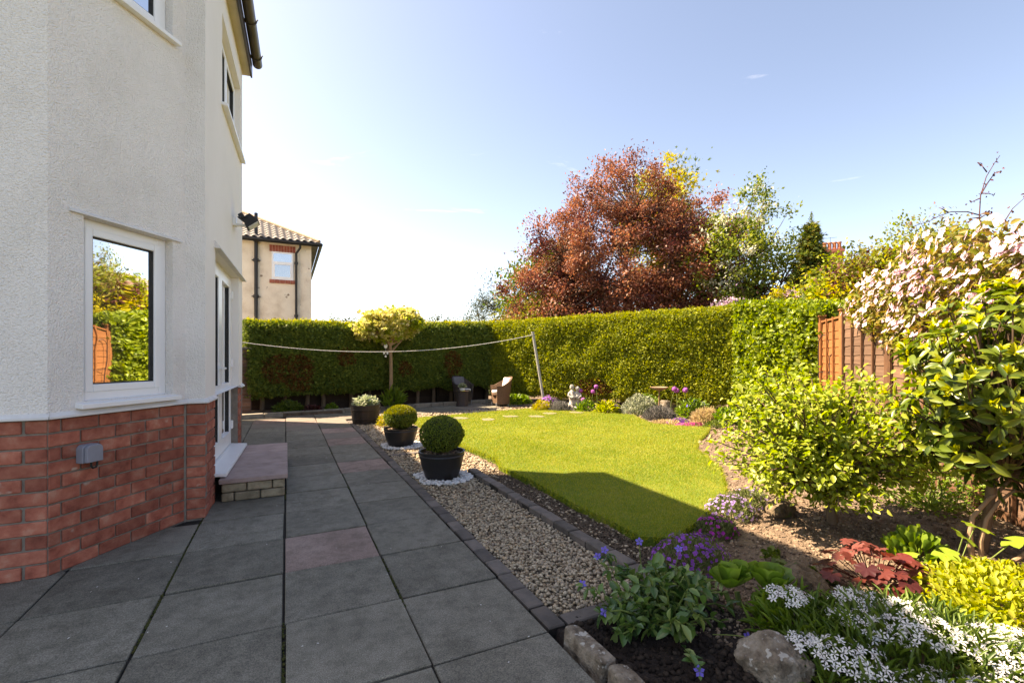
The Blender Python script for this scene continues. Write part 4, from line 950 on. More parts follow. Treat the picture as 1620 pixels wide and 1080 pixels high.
# ============================================================ HEDGES
def hedge(name, label, p0, p1, thick, h0, h1, bottom, mat, n, size, tips=None, tmpl=T_SPRAY, lump=.10, seed=0, topround=.12, patch=None, stems=0, cat='hedge', n_tip=9000, trim=None, lit_share=None):
    p0 = np.array(p0, float); p1 = np.array(p1, float); t = p1-p0; ln = np.linalg.norm(t); t /= ln; nv = np.array([t[1], -t[0]])   # nv faces the garden
    root = empty(name, (p0[0], p0[1], 0), 0, label, cat)
    def H(s): return h0+(h1-h0)*s/ln+.05*(vn(s*2.1+seed, seed+3.3)-.5)+.05*(vn(s*6+seed, seed)-.5)
    def bump(s, z): return lump*(fbm(s*1.6+seed, z*1.6+seed*2, 4)-.5)*2
    def B(s): return bottom+.16*(vn(s*3+seed*5, 7.7)-.5)
    # core
    ns, nz = int(ln/.12)+2, 20; ss = np.linspace(.05, ln-.05, ns); vv = []
    prof = [(0, 0), (0, .25), (0, .5), (0, .75), (0, .92), (.10, 1.0), (.5, 1.0), (.9, 1.0), (1, .92), (1, .5), (1, 0)]
    for s in ss:
        for u, q in prof:
            z = B(s)+.05+(H(s)-.07-B(s))*q; off = (bump(s, z)-.07) if u < .4 else (bump(s, z)*.5-.07)
            if u == 0: d = -.0+off
            elif u == 1: d = -thick+.07
            else: d = -thick*u
            if u == 0 and q < .1: d -= .12
            xy = (p0+t*s+nv*d)-p0; vv.append((xy[0], xy[1], z))
    m = len(prof); ff = []
    for i in range(ns-1):
        for j in range(m-1): ff.append((i*m+j, i*m+j+1, (i+1)*m+j+1, (i+1)*m+j))
        ff.append((i*m+m-1, i*m, (i+1)*m, (i+1)*m+m-1))
    ff.append(tuple(range(m))); ff.append(tuple((ns-1)*m+j for j in range(m-1, -1, -1)))
    me = bpy.data.meshes.new('dense_core'); me.from_pydata(vv, [], ff); link('dense_core', me, root, MT['hedge_core'])
    # sprays on the front, ends and top
    s = rng.random(n)*ln; q = rng.random(n); z = B(s)+(H(s)-B(s))*q
    d = bump(s, z)+.045*rng.normal(size=n)-np.where(q < .1, (.1-q)*1.2, 0)-np.where(q > .94, (q-.94)*topround/.06, 0)
    clear = (vn(s*7+seed, z*7) > .16) | (rng.random(n) < .4); s, z, d, q = s[clear], z[clear], d[clear], q[clear]; k = len(s)
    P = np.concatenate([t[None]*s[:, None]+nv[None]*d[:, None], z[:, None]], 1)
    n3 = np.array([nv[0], nv[1], .25]); A = nrm(n3*.55+rdir(k)*.75+np.array([0, 0, .25])); Nn = nrm(n3*.8+rdir(k)*.6)
    L = size*(.6+.8*rng.random(k))
    if patch is not None:
        pm = np.zeros(k, bool)
        for (a, b, ra, rb_) in patch: pm |= ((s-a)/ra)**2+((z-b)/rb_)**2+.9*(fbm(s*5, z*5)-.5) < .55
        pm &= rng.random(k) < .65
        leaves('dead_foliage', MT['hedge_brown'], root, P[pm], A[pm], Nn[pm], L[pm], L[pm]*.8, tmpl); P, A, Nn, L = P[~pm], A[~pm], Nn[~pm], L[~pm]; s, z, q = s[~pm], z[~pm], q[~pm]
    if lit_share is not None:
        gm_ = rng.random(len(P)) < lit_share
        leaves('bright_foliage', MT['hedge_lit'], root, P[gm_], A[gm_], Nn[gm_], L[gm_], L[gm_]*.8, tmpl); P, A, Nn, L = P[~gm_], A[~gm_], Nn[~gm_], L[~gm_]
    leaves('foliage', mat, root, P, A, Nn, L, L*(.8 if tmpl is T_SPRAY else .75), tmpl)
    # top sprays, on the conifer hedges with the sunlit yellow in their colour
    s = rng.random(n_tip)*ln; u = rng.random(n_tip)*thick; z = H(s)-.03+.035*rng.normal(size=n_tip)-np.where(u < .08, .05, 0)
    P = np.concatenate([t[None]*s[:, None]-nv[None]*u[:, None], z[:, None]], 1); A = nrm(rdir(n_tip)*.7+np.array([0, 0, .6])); 
    leaves('top_growth', tips or mat, root, P, A, rdir(n_tip), size*(.6+.7*rng.random(n_tip)), size*.7, tmpl)
    # the two ends
    ne = int(n*thick/ln*.9)
    for e, sg in ((0, -1), (ln, 1)):
        u = rng.random(ne)*thick; s = e+.04*rng.normal(size=ne); z = B(s)+(H(s)-B(s))*rng.random(ne)
        P = np.concatenate([t[None]*s[:, None]-nv[None]*u[:, None], z[:, None]], 1); e3 = np.array([t[0]*sg, t[1]*sg, .2])
        leaves('end_foliage', mat, root, P, nrm(e3*.6+rdir(ne)*.8), nrm(e3+rdir(ne)*.6), size*(.6+.7*rng.random(ne)), size*.7, tmpl)
    for i in range(stems):
        s = ln*(i+.5+.3*random.uniform(-1, 1))/stems; b = p0*0+t*s-nv*(.28+.1*random.random())
        m_ = MB().tube([(b[0], b[1], -.1), (b[0]+.02, b[1], .25), (b[0]+random.uniform(-.05, .05), b[1], bottom+.25)], [.06, .05, .045], 8); m_.build('trunk', MT['bark'], root, True)
    return root
HL0 = np.array((-.8, 12.2)); HL1 = np.array((5.69, 13.35)); td = (HL1-HL0)
hedge('clipped_hedge', 'dark clipped conifer hedge with a brown patch, between house and variegated tree', HL0, HL0+td*.478, .8, 2.16, 2.22, .40, MT['hedge'], 34000, .062, MT['hedge_lit_top'], seed=1.3, patch=[(.55, 1.05, .35, .5), (1.1, .95, .45, .6), (2.2, 1.3, .3, .3)], stems=6)
hedge('clipped_hedge', 'dark clipped conifer hedge behind the table and rattan chairs', HL0+td*.512, HL1+td*.04, .8, 2.26, 2.42, .40, MT['hedge'], 36000, .064, MT['hedge_lit_top'], seed=4.7, patch=[(.4, 1.0, .3, .3), (1.9, 1.1, .4, .5)], stems=6)
HR0 = HL1+np.array([.02, .05]); HR1 = np.array((9.53, 7.5))
hedge('tall_clipped_hedge', 'tall sunlit clipped conifer hedge behind the statue and bird bath', HR0, HR1, .9, 2.42, 2.55, .16, MT['hedge'], 100000, .058, MT['hedge_lit_top'], seed=9.1, lump=.12, patch=[(3.4, .5, .7, .3)], stems=9, lit_share=.86, n_tip=11000)
i0 = np.array(G(5.12, 10.65)[:2]); i1 = np.array(G(5.80, 8.6)[:2])
hedge('ivy_hedge', 'bright leafy ivy covered hedge beside the end of the fence', i0, i1, .8, 2.56, 2.30, .05, MT['ivy'], 15000, .085, MT['ivy'], tmpl=T_LEAF, lump=.22, seed=6.2, n_tip=3500, topround=.3)
# low dark boards at the back of the hedge bed
lb = empty('low_board_fence', (-.8, 12.75, 0), math.atan2(td[1], td[0]), 'low dark timber boards behind the hedge trunks', 'fence')
for i in range(4):
    for j in range(3):
        MB().box(i*1.66, i*1.66+1.64, -.012+.004*j, .012+.004*j, .0+.17*j-.1*(j == 0), .172+.17*j).build('board', MT['fence_dark'], lb)
for i in range(5): MB().box(i*1.66-.06, i*1.66+.02, -.06, -.014, -.1, .6).build('post', MT['fence_dark'], lb)
# kerb of the hedge bed
kb = empty('kerb', (-.9, 11.62, 0), R(10.4), 'low kerb of buff stones edging the hedge bed', 'kerb')
x_ = 0
while x_ < 6.3:
    l_ = random.uniform(.36, .5); o = MB().box(0, l_-.012, -.07, .07, -.1, .085+random.uniform(-.006, .006)).build('kerb_stone', MT['kerbstone'], kb, False, .012, 2); o.location = (x_, random.uniform(-.006, .006), 0); o.rotation_euler = (0, 0, R(random.uniform(-1, 1))); x_ += l_
# brick pier at the end of the hedge bed
bp_ = empty('brick_pier', V(-6.20, 10.75, 0), R(0), 'narrow brick pier between the house and the hedge', 'pier')
m = MB().box(-.16, .16, -.16, .16, -.1, 1.5); m.build('mortar_core', MT['mortar'], bp_)
for c_ in range(20):
    z = c_*.075
    for sx in (-1, 1):
        k_ = (c_ % 2); 
        if k_: MB().box(min(0, sx*.168)+.004*(sx > 0), max(0, sx*.168)-.004*(sx < 0), -.168, .168, z, z+.065).build('brick', MT['brick_dull'], bp_)
        else: MB().box(-.168, .168, min(0, sx*.168)+.004*(sx > 0), max(0, sx*.168)-.004*(sx < 0), z, z+.065).build('brick', MT['brick_dull'], bp_)
MB().box(-.2, .2, -.2, .2, 1.5, 1.56).build('cap', MT['kerbstone'], bp_, False, .01)

# ============================================================ FENCE
f0 = Vector(G(5.71, 8.6)); f1 = Vector(G(3.85, 3.62)); fd = (f1-f0).normalized(); fa_ = math.atan2(fd.y, fd.x)
fence = empty('panel_fence', f0, fa_, 'lapped board garden fence with one newer orange panel', 'fence')
posts = [0, 1.28, 3.11, 4.94, 6.77, 8.6]
for i, s in enumerate(posts):
    o = MB().box(s-.045, s+.045, -.05, .05, -.15, 2.06).build('post', MT['fence_new'] if i < 2 else MT['fence_post'], fence, False, .006)
    o = MB().prism([(s-.06, -.065), (s+.06, -.065), (s+.06, .065), (s-.06, .065)], 2.062, 2.09).build('post_cap', MT['fence_new'] if i < 2 else MT['fence_post'], fence, False, .005)
for i in range(5):
    a, b = posts[i]+.05, posts[i+1]-.05; new = i == 0; mt = MT['fence_new'] if new else MT['fence_old']
    z = .12; j = 0
    while z < 1.88:
        h = .165; wob = [random.uniform(-.006, .006) for _ in range(6)]
        vv = []; k = 5
        for q in range(k+1):
            x_ = a+(b-a)*q/k; w_ = wob[q]*(0.4 if new else 1.5)
            vv += [(x_, -.012, z+w_), (x_, .006, z+w_), (x_, .018, z+h), (x_, .0, z+h)]
        # lower edge proud on the garden side (local -y is the far side, +y? both lapped)
        ff = []
        for q in range(k):
            for e in range(4): ff.append((q*4+e, q*4+(e+1) % 4, (q+1)*4+(e+1) % 4, (q+1)*4+e))
        ff += [(3, 2, 1, 0), tuple(k*4+e for e in range(4))]
        o = MB().add(vv, ff).build('board', mt, fence); z += .137; j += 1
    nb_ = 2 if new else 3
    for q in range(nb_+2):
        x_ = a+.02+(b-a-.04)*q/(nb_+1)
        for side in (-1, 1): MB().box(x_-.019, x_+.019, side*.032-.012, side*.032+.012, .08, 2.0).build('batten', MT['fence_new'] if new else MT['fence_post'], fence)
    MB().box(a, b, -.03, .05, 1.955, 1.985).build('capping_rail', mt, fence)
    MB().box(a, b, -.025, .025, -.1, .115).build('gravel_board', MT['fence_post'], fence)
# wire plant supports in front of the newer panel
for (r_, f_, h_, rad) in [(5.55, 8.3, 1.75, .16), (5.45, 7.9, 1.42, .12)]:
    o = MB().tube([(-rad, 0, 0), (-rad, 0, h_-rad)]+[(-rad*math.cos(math.pi*i/8), 0, h_-rad+rad*math.sin(math.pi*i/8)) for i in range(9)]+[(rad, 0, 0)], .008, 6).tube([(-rad, 0, h_*.62), (rad, 0, h_*.62)], .006, 6).tube([(-rad, 0, h_*.35), (rad, 0, h_*.35)], .006, 6).build('wire_plant_support', MT['blackmetal'], None, True)
    o.location = V(r_, f_, -.03); o.rotation_euler = (0, 0, fa_+.3); tag(o, ('taller' if h_ > 1.6 else 'shorter')+' arched wire plant support before the orange fence panel', 'support')

# ============================================================ TREES BEYOND THE HEDGE
def bez(a, b, bow=.15, n=5, sag=0.0):
    a = Vector(a); b = Vector(b); d = b-a; m = (a+b)/2+Vector((random.uniform(-1, 1), random.uniform(-1, 1), random.uniform(-.3, 1)))*d.length*bow+Vector((0, 0, -sag))
    return [(a*(1-t)**2+m*2*t*(1-t)+b*t*t) for t in [i/(n-1) for i in range(n)]]
def lobes_points(lobes, n):
    """random points in a union of ellipsoids, denser near their skin"""
    w = np.array([l[3]*l[4]*l[5] for l in lobes]); k = rng.choice(len(lobes), n, p=w/w.sum()); L_ = np.array(lobes)[k]
    d = rdir(n); q = (.35+.65*rng.random(n)**.45)[:, None]
    return L_[:, :3]+d*q*L_[:, 3:6], d
def tree(name, label, loc, lobes, nclump, per, csize, mats, lsize, trunk_r=.18, fork=1.6, tmpl=T_DIA, bark='bark', cat='tree', group=None, lw=.6, nlimb=None, updir=.2, solid=False, aspect=(1, 1, .8)):
    root = empty(name, loc, -R(YAW), label, cat, group)
    P, d = lobes_points(lobes, nclump)
    tr = MB(); top = Vector((random.uniform(-.1, .1), random.uniform(-.1, .1), fork)); tr.tube(bez((0, 0, -.1), top, .05, 5), [trunk_r*(1-.25*i/4) for i in range(5)], 8)
    tr.build('trunk', MT[bark], root, True)
    br = MB(); nl = nlimb or min(9, nclump//6+2); idx = rng.choice(len(P), nl, replace=False); hubs = []
    for i in idx:
        e = Vector(P[i]); mid = top.lerp(e, .72); pth = bez(top-Vector((0, 0, .15*random.random()*fork)), mid, .12, 6)
        br.tube(pth, [trunk_r*.5*(1-.7*j/5)+.008 for j in range(6)], 6); hubs += pth[2:]
    H = np.array([tuple(h) for h in hubs])
    for p in P:
        j = np.argmin(((H-p)**2).sum(1)); br.tube(bez(hubs[j], p, .12, 4), [trunk_r*.13+.006, trunk_r*.09+.005, trunk_r*.06+.004, .004], 4, False)
    br.build('limbs', MT[bark], root, True)['kind'] = 'stuff'
    n = nclump*per; c = np.repeat(P, per, 0); dd = np.repeat(d, per, 0)
    cs = np.repeat(csize*(.6+.8*rng.random(nclump)), per)[:, None]
    X = c+rng.normal(size=(n, 3))*cs*np.array(aspect)
    A = nrm(rdir(n)*.8+dd*.5+np.array([0, 0, updir])); Nn = nrm(rdir(n)*.7+dd*.3+np.array([0, 0, .6]))
    L = lsize*(.6+.8*rng.random(n)); kk = np.repeat(rng.random(nclump), per)
    acc = 0
    for mname, frac, part in mats:
        s = (kk >= acc) & (kk < acc+frac); acc += frac
        if s.any(): leaves(part, MT[mname], root, X[s], A[s], Nn[s], L[s], L[s]*lw, tmpl)
    return root
tree('copper_tree', 'large copper leaved tree rising behind the tall hedge', V(4.9, 19.5), [(0, 0, 5.0, 4.5, 3.2, 2.9), (-.35, 0, 7.6, 2.3, 2.0, 1.9), (3.0, 0, 6.2, 2.0, 1.6, 1.8), (-3.1, .2, 5.6, 1.7, 1.7, 1.8), (-1.0, 0, 8.4, .9, .9, 1.2), (2.9, 0, 7.3, .5, .5, .7), (-2.4, 0, 7.2, .7, .7, .8), (0, 0, 3.2, 4.6, 3.0, 1.6), (-4.0, 0, 3.4, 1.5, 1.5, 1.4), (4.5, 0, 5.4, 1.2, 1, 1.2), (4.5, .2, 3.8, 1.5, 1.2, 1.4), (3.6, 0, 7.6, .3, .3, .5), (-3.9, 0, 6.3, .6, .6, .4)], 680, 200, .24, [('copper', .82, 'leaves'), ('copper_dk', .18, 'dark_leaves')], .10, .24, 2.0, nlimb=16)
tree('golden_conifer', 'golden yellow conifer top showing behind the copper tree', V(7.3, 22.5), [(0, 0, 9.2, 1.3, 1.1, 1.7), (0, 0, 6.5, 2.0, 1.8, 2.6), (.5, 0, 9.6, .8, .7, 1.1)], 150, 90, .33, [('golden', .8, 'sprays'), ('green', .2, 'inner_sprays')], .22, .2, 4, T_SPRAY, lw=.7)
tree('green_tree', 'green leafy tree filling in left of the copper tree', V(1.3, 21.5), [(0, 0, 3.6, 1.9, 1.6, 2.2), (.8, 0, 5.2, 1.2, 1.2, 1.3)], 130, 80, .34, [('green', .7, 'leaves'), ('olive', .3, 'olive_leaves')], .17, .16, 1.5)  # olive clumps are mixed in at random
tree('flowering_shrub', 'bronze and green shrub between small pine and copper tree', V(.6, 18.6), [(0, 0, 2.4, 1.1, .9, 1.0), (.5, 0, 3.1, .7, .7, .7)], 60, 80, .25, [('olive', .7, 'leaves'), ('copper', .3, 'bronze_leaves')], .11, .08, 1.0)
tree('small_pine', 'small blue green pine over the hedge corner', V(-1.25, 25.5), [(0, 0, 3.4, 1.5, 1.2, 1.2), (.1, 0, 4.8, .7, .7, .9), (-.9, 0, 2.8, .8, .8, .7)], 75, 70, .26, [('pine', 1, 'needles')], .15, .1, 2.5, T_SPRAY, lw=.5)
for i, (r_, f_, top, w_, lab) in enumerate([(-4.67, 30, 4.1, .75, 'lone dark bush top showing over the middle of the hedge'), (-9.41, 28, 3.7, .7, 'small bush top beside the crown of the variegated tree'), (-10.02, 27, 3.5, .6, 'small bush top nearer the cream neighbour house'), (-10.9, 27, 3.5, .6, 'smallest bush top against the cream neighbour house')]):
    tree('distant_bush', lab, V(r_, f_), [(0, 0, top-.9, w_, w_, .9)], 26, 50, .18, [('pine', 1, 'leaves')], .12, .06, 1.2)
tree('hawthorn_tree', 'airy hawthorn with cream blossom right of the copper tree', V(8.75, 17.2), [(-.6, 0, 4.8, 1.5, 1.2, 1.7), (.2, 0, 6.7, .8, .7, 1.1), (1.1, 0, 5.2, 1.1, .9, .9), (.2, 0, 7.6, .3, .3, .5), (1.75, 0, 5.6, .7, .5, .35), (.2, 0, 3.0, 1.4, 1.0, 1.0), (1.0, 0, 6.6, .4, .4, .35), (-1.0, 0, 6.4, .5, .5, .5)], 190, 62, .19, [('haw_leaf', .66, 'leaves'), ('haw_fl', .14, 'blossom'), ('green', .20, 'older_leaves')], .12, .13, 1.8, nlimb=12)
# conifer in tiers
def conifer(name, label, loc, h, w, mat, n=160, tip='lime', tipf=.2, zb=.5, droop=.25):
    root = empty(name, loc, 0, label, 'tree'); MB().tube([(0, 0, -.1), (0, 0, h*.6), (.02, 0, h)], [.11, .06, .008], 8).build('trunk', MT['bark'], root, True)
    P = []; D = []; br = MB()
    for i in range(n):
        q = random.random()**1.1; z = zb+(h-zb)*q; rad = w*(1-q)**1.3*(.55+.55*random.random())+.04; a = random.uniform(0, 6.283)
        e = Vector((math.cos(a)*rad, math.sin(a)*rad, z-droop*rad*.6)); pth = bez((0, 0, z), e, .05, 4); br.tube(pth, [.02, .014, .009, .004], 4, False)
        for p in range(max(5, int(22*rad))):
            t_ = random.random()**.6; b = Vector((0, 0, z)).lerp(e, t_); P.append(tuple(b)); D.append((math.cos(a), math.sin(a), -.15))
    br.build('branches', MT['bark'], root)['kind'] = 'stuff'
    q = rng.random(260)**.7; P0 = np.stack([rng.normal(size=260)*.15*(1-q), rng.normal(size=260)*.15*(1-q), h*.9+(h*.1+.45)*q], 1); leaves('leader_sprays', MT[mat], root, P0, nrm(rdir(260)*.6+np.array([0, 0, .6])), rdir(260), .13-.07*q, .07-.04*q, T_SPRAY)
    MB().tube([(0, 0, h*.9), (0, 0, h+.5)], [.02, .006], 5).build('leader', MT['bark'], root)
    P = np.repeat(np.array(P), 9, 0)+rng.normal(size=(len(P)*9, 3))*np.array([.08, .08, .045]); D = np.repeat(np.array(D), 9, 0); k = len(P)
    A = nrm(D*.7+rdir(k)*.6); s = rng.random(k) < tipf
    leaves('sprays', MT[mat], root, P[~s], A[~s], nrm(rdir(k)*.5+np.array([0, 0, .8]))[~s], .17, .12, T_SPRAY); 
    if s.any(): leaves('bright_sprays', MT[tip], root, P[s], A[s], nrm(rdir(k)*.5+np.array([0, 0, .8]))[s], .17, .12, T_SPRAY)
    return root
conifer('pointed_conifer', 'green pointed conifer standing left of the chimney', V(10.4, 16.2), 5.9, 2.9, 'conifer', 520, 'olive', .5)
tree('copper_shrub', 'dark red shrub between hawthorn and pointed conifer', V(9.6, 17), [(0, 0, 3.6, 1.0, .8, .9), (-.4, 0, 2.6, 1.2, .8, .8)], 60, 70, .22, [('copper_dk', .8, 'leaves'), ('copper', .2, 'bright_leaves')], .12, .07, 1.4, cat='shrub')
tree('golden_shrub', 'small golden yellow shrub over the ivy hedge', V(8.2, 14.2), [(-.1, 0, 2.85, .5, .4, .5), (.5, 0, 2.6, .5, .4, .5)], 40, 60, .14, [('golden', .7, 'leaves'), ('olive', .3, 'greener_leaves')], .10, .05, 1.2, cat='shrub')
tree('lilac_bush', 'lilac bush with pale mauve blossom over the ivy hedge', V(8.6, 13.9), [(.0, 0, 2.8, .6, .4, .45), (-1.8, .6, 2.7, .7, .4, .5), (.6, 0, 2.9, .4, .4, .4)], 55, 55, .12, [('lilac', .55, 'blossom'), ('green', .45, 'leaves')], .09, .05, 1.2, cat='shrub')
tree('dark_red_bush', 'dark red bush in front of the chimney', V(12.0, 16.8), [(0, 0, 3.8, 1.2, .8, .9), (-1.4, 0, 3.0, .9, .8, .8), (1.6, 0, 4.0, 1.3, .8, 1.0)], 110, 70, .22, [('copper_dk', 1, 'leaves')], .12, .07, 1.4, cat='shrub')
tree('lime_cypress', 'lime green feathery cypress bulging over the fence end', V(7.75, 10.6), [(0, 0, 2.55, .95, .8, .62), (-.6, 0, 2.3, .7, .6, .5), (.5, 0, 2.9, .6, .6, .42), (.4, 0, 1.6, .9, .8, .9)], 190, 60, .14, [('lime', .75, 'sprays'), ('green', .25, 'inner_sprays')], .13, .1, .8, T_SPRAY, lw=.7, cat='shrub', aspect=(1, 1, .5))
tree('mixed_shrub', 'tangled olive green shrub growing behind the clematis', V(8.4, 10.0), [(-.9, 0, 2.9, .8, .7, .7), (0, 0, 2.9, 1.0, .8, .9), (1.2, -.2, 3.2, 1.1, .8, .8), (.3, 0, 3.4, .6, .5, .5)], 220, 60, .18, [('olive', .6, 'leaves'), ('copper_dk', .2, 'red_leaves'), ('lime', .2, 'bright_leaves')], .085, .09, 1.0, cat='shrub')
tree('feathery_shrub', 'tall loose yellow green shrub rising over the clematis', V(9.5, 10.6), [(-.2, 0, 3.8, .7, .6, .75), (.5, 0, 3.6, .7, .6, .7), (0, 0, 2.7, .9, .7, .8)], 150, 45, .16, [('olive', .5, 'leaves'), ('haw_leaf', .5, 'bright_leaves')], .07, .07, 1.2, cat='shrub')
# wider background that shows in the window glass
for i, (x_, y_, h_, m_) in enumerate([(11.5, 5.4, 3.2, 'golden'), (15.5, 2.2, 3.6, 'green'), (13, 0.2, 2.6, 'olive')]):
    tree('garden_shrub', ['golden shrub beyond the fence mirrored in the bay window', 'green shrub beyond the fence mirrored in the bay window', 'olive shrub beyond the fence mirrored in the bay window'][i], (x_, y_, 0), [(0, 0, h_*.55, 1.6, 1.6, h_*.45)], 80, 130, .28, [(m_, 1, 'leaves')], .09, .1, 1.0, cat='shrub')

# variegated standard maple
mp_ = V(-3.19, 12.2); st_ = tree('variegated_tree', 'cream and green variegated lollipop tree on a bare trunk before the hedge', mp_, [(0, 0, 2.22, .82, .72, .36), (-.15, 0, 2.02, .74, .6, .26), (.3, 0, 2.36, .45, .4, .26), (-.5, 0, 1.9, .35, .35, .14)], 260, 34, .075, [('maple', .82, 'leaves'), ('lime', .18, 'greener_leaves')], .075, .055, 1.66, tmpl=T_PALM5, bark='bark_pale', lw=.085/.085, aspect=(1, 1, .7))
hc = empty('hanging_charm', mp_+Vector((-.12, -.05, 1.55)), 0, 'white china hearts on a cord hanging from the variegated tree', 'ornament')
MB().tube([(0, 0, .35), (0, 0, -.2)], .004, 5).build('cord', MT['line'], hc)
MB().ell((0, 0, .07), (.05, .015, .06)).build('heart', MT['chime'], hc, True)
for dx, dz in ((-.045, -.12), (.045, -.12), (0, -.2)): MB().ell((dx, 0, dz), (.026, .012, .03), 10, 6).build('heart', MT['chime'], hc, True)

# clothes post and line
ptop = V(.545, 12.2, 1.96)
cpst = empty('clothes_post', V(.87, 12.2, -.05), 0, 'leaning galvanised clothes post at the golden mound', 'post'); q = ptop-cpst.location
MB().tube([(0, 0, 0), q*.5, q], .035, 10).build('pole', MT['galv'], cpst, True)
MB().tube([q-Vector((.08, .02, .06)), q-Vector((-.05, .02, .04))], .012, 6).tube([q, q+Vector((0, 0, .03))], .045, 10).build('hook', MT['galv'], cpst, True)
e0 = ptop-Vector((0, 0, .05)); e1 = V(-6.0, 10.3, 1.66)
m = MB(); m.tube([e0.lerp(e1, t_/24)-Vector((0, 0, .32*4*(t_/24)*(1-t_/24))) for t_ in range(25)], .008, 6)
o = m.build('clothes_line', MT['line'], None, True); tag(o, 'pale clothes line sagging across in front of the hedge', 'line')

# ============================================================ POTS
def pot(name, label, loc, rt, rb_, h, mat, rim=.018):
    root = empty(name, loc, 0, label, 'planter')
    pr = [(rb_*.9, 0), (rb_, .012), (rb_+(rt-rb_)*.55, h*.45), (rt-.012, h*.80), (rt-.004, h*.86), (rt-.010, h*.90), (rt, h-.012), (rt, h), (rt-rim, h), (rt-rim-.01, h*.86), (rt-rim-.02, h*.84)]
    MB().lathe(pr, 48).build('body', mat, root, True)
    sp = np.stack([(rt-.05)*np.sqrt(rng.random(500))*np.cos(a:=rng.random(500)*6.283), np.zeros(500), np.zeros(500)], 1); q = np.sqrt(rng.random(500))*(rt-.045); sp = np.stack([q*np.cos(a), q*np.sin(a), h*.86+.012*rng.random(500)], 1)
    stones('compost', MT['clod'], root, sp, .008+.012*rng.random(500), .7)
    return root
def ball(name, label, loc, rx, rz, zc, n, mat, lsz, stem=.1):
    root = empty(name, loc, 0, label, 'topiary')
    d = rdir(n); q = 1+.09*(fbm(d[:, 0]*3+9+loc[1], d[:, 1]*3+d[:, 2]*2.4)-.5)*2
    P = d*np.array([rx, rx, rz])*(q*(.94+.08*rng.random(n)))[:, None]+np.array([0, 0, zc])
    MB().ell((0, 0, zc), (rx*.9, rx*.9, rz*.9), 20, 12).build('dense_core', MT['hedge_core'], root, True)
    nn = nrm(d/np.array([rx, rx, rz])); A = nrm(nn*.6+rdir(n)*.7)
    leaves('leaves', mat, root, P, A, nrm(nn+rdir(n)*.5), lsz*(.7+.6*rng.random(n)), lsz*.6, T_DIA)
    MB().tube([(0, 0, zc-rz-stem), (.01, 0, zc-rz*.5)], .02, 8).build('stem', MT['bark'], root, True)
    return root
p1 = V(-.767, 5.1); p2 = V(-1.657, 6.95)
pot('black_pot', 'larger looking black pot with the darker box ball, next to the step stones', p1, .252, .175, .30, MT['pot'])
pot('black_pot', 'black pot holding the box ball with the yellow painted sunlit top', p2, .252, .175, .275, MT['pot'])
for q in bpy.data.objects:
    if q.name == 'black_pot': q['label'] = 'black plastic pot holding the even dark green box ball'
ball('box_ball', 'even dark green clipped box ball in a black pot', p1, .228, .188, .482, 9000, MT['box'], .019)
b2 = ball('box_ball', 'clipped box ball with a yellow painted sunlit top in a black pot', p2, .232, .165, .432, 8000, MT['box'], .02)
d = rdir(3500); d[:, 2] = np.abs(d[:, 2]); d = d[d[:, 2] > .35]; n = len(d); P = d*np.array([.236, .236, .17])+np.array([0, 0, .432]); leaves('sunlit_top', MT['box_lit'], b2, P, nrm(d+rdir(n)*.7), nrm(d+rdir(n)*.5), .02, .012, T_DIA)  # upper leaves coloured yellow to stand for sunlight on the top
hbp = empty('half_barrel_planter', V(-2.95, 9.4), 0, 'brown half barrel planter with cream variegated plant', 'planter')
MB().lathe([(.235, 0), (.25, .01), (.275, .2), (.285, .36), (.285, .375), (.262, .375), (.25, .30)], 40).build('barrel', MT['barrel'], hbp, True)
for z, r_ in ((.07, .262), (.25, .283)): MB().lathe([(r_, z), (r_+.004, z+.005), (r_+.006, z+.035), (r_+.001, z+.04)], 40).build('hoop', MT['barrel'], hbp, True)
def mound(name, label, loc, rx, ry, h, n, mat, L, W, tmpl=T_LEAF, cat='plant', flowers=None, up=.5, stems=0, group=None, z0=0.0, part='foliage', nst=None, core=True, hollow=.55, rz=0, extra=None):
    """low leafy mound: leaves over a half ellipsoid, flowers on top"""
    root = empty(name, loc, rz, label, cat, group)
    d = rdir(n); d[:, 2] = np.abs(d[:, 2]); q = hollow+(1.02-hollow)*rng.random(n)**.6; q = q*(1+.22*(fbm(d[:, 0]*3+loc[0]*7, d[:, 1]*3+loc[1]*5)-.5)*2)
    S = np.array([rx, ry, h]); P = d*q[:, None]*S; P[:, 2] += z0
    nn = nrm(d/S); A = nrm(nn*.6+rdir(n)*.55+np.array([0, 0, up*.6])); Nn = nrm(nn*.3+rdir(n)*.45+np.array([0, 0, .8]))
    ls = L*(.6+.8*rng.random(n))
    leaves(part, mat, root, P, A, Nn, ls, ls*W/L, tmpl, smooth=tmpl is not T_DIA)
    if core and h > .08:
        st = MB()
        for i in range(nst or max(6, int(26*rx/.3))):
            e = P[rng.integers(0, n)]; st.tube(bez((random.uniform(-.3, .3)*rx*.4, random.uniform(-.3, .3)*ry*.4, -.03), tuple(e), .1, 4), [.006, .005, .004, .002], 4, False)
        st.build('stems', MT['stem'], root)['kind'] = 'stuff'
    if flowers:
        mt, nf, sz, tf, pn = flowers; d = rdir(nf); d[:, 2] = np.abs(d[:, 2])*.9+.15; d = nrm(d); P = d*S*(1.0+.16*rng.random(nf))[:, None]; P[:, 2] += z0
        A = nrm(np.cross(rdir(nf), d)); leaves(pn, mt, root, P, A, nrm(d+rdir(nf)*.5+np.array([0, -.3, .3])), sz*(.7+.6*rng.random(nf)), sz*(.7+.6*rng.random(nf)), tf)
    return root
mound('variegated_plant', 'cream and green variegated plant filling the half barrel', V(-2.95, 9.4), .24, .24, .17, 520, MT['whitevar'], .075, .045, z0=.33)
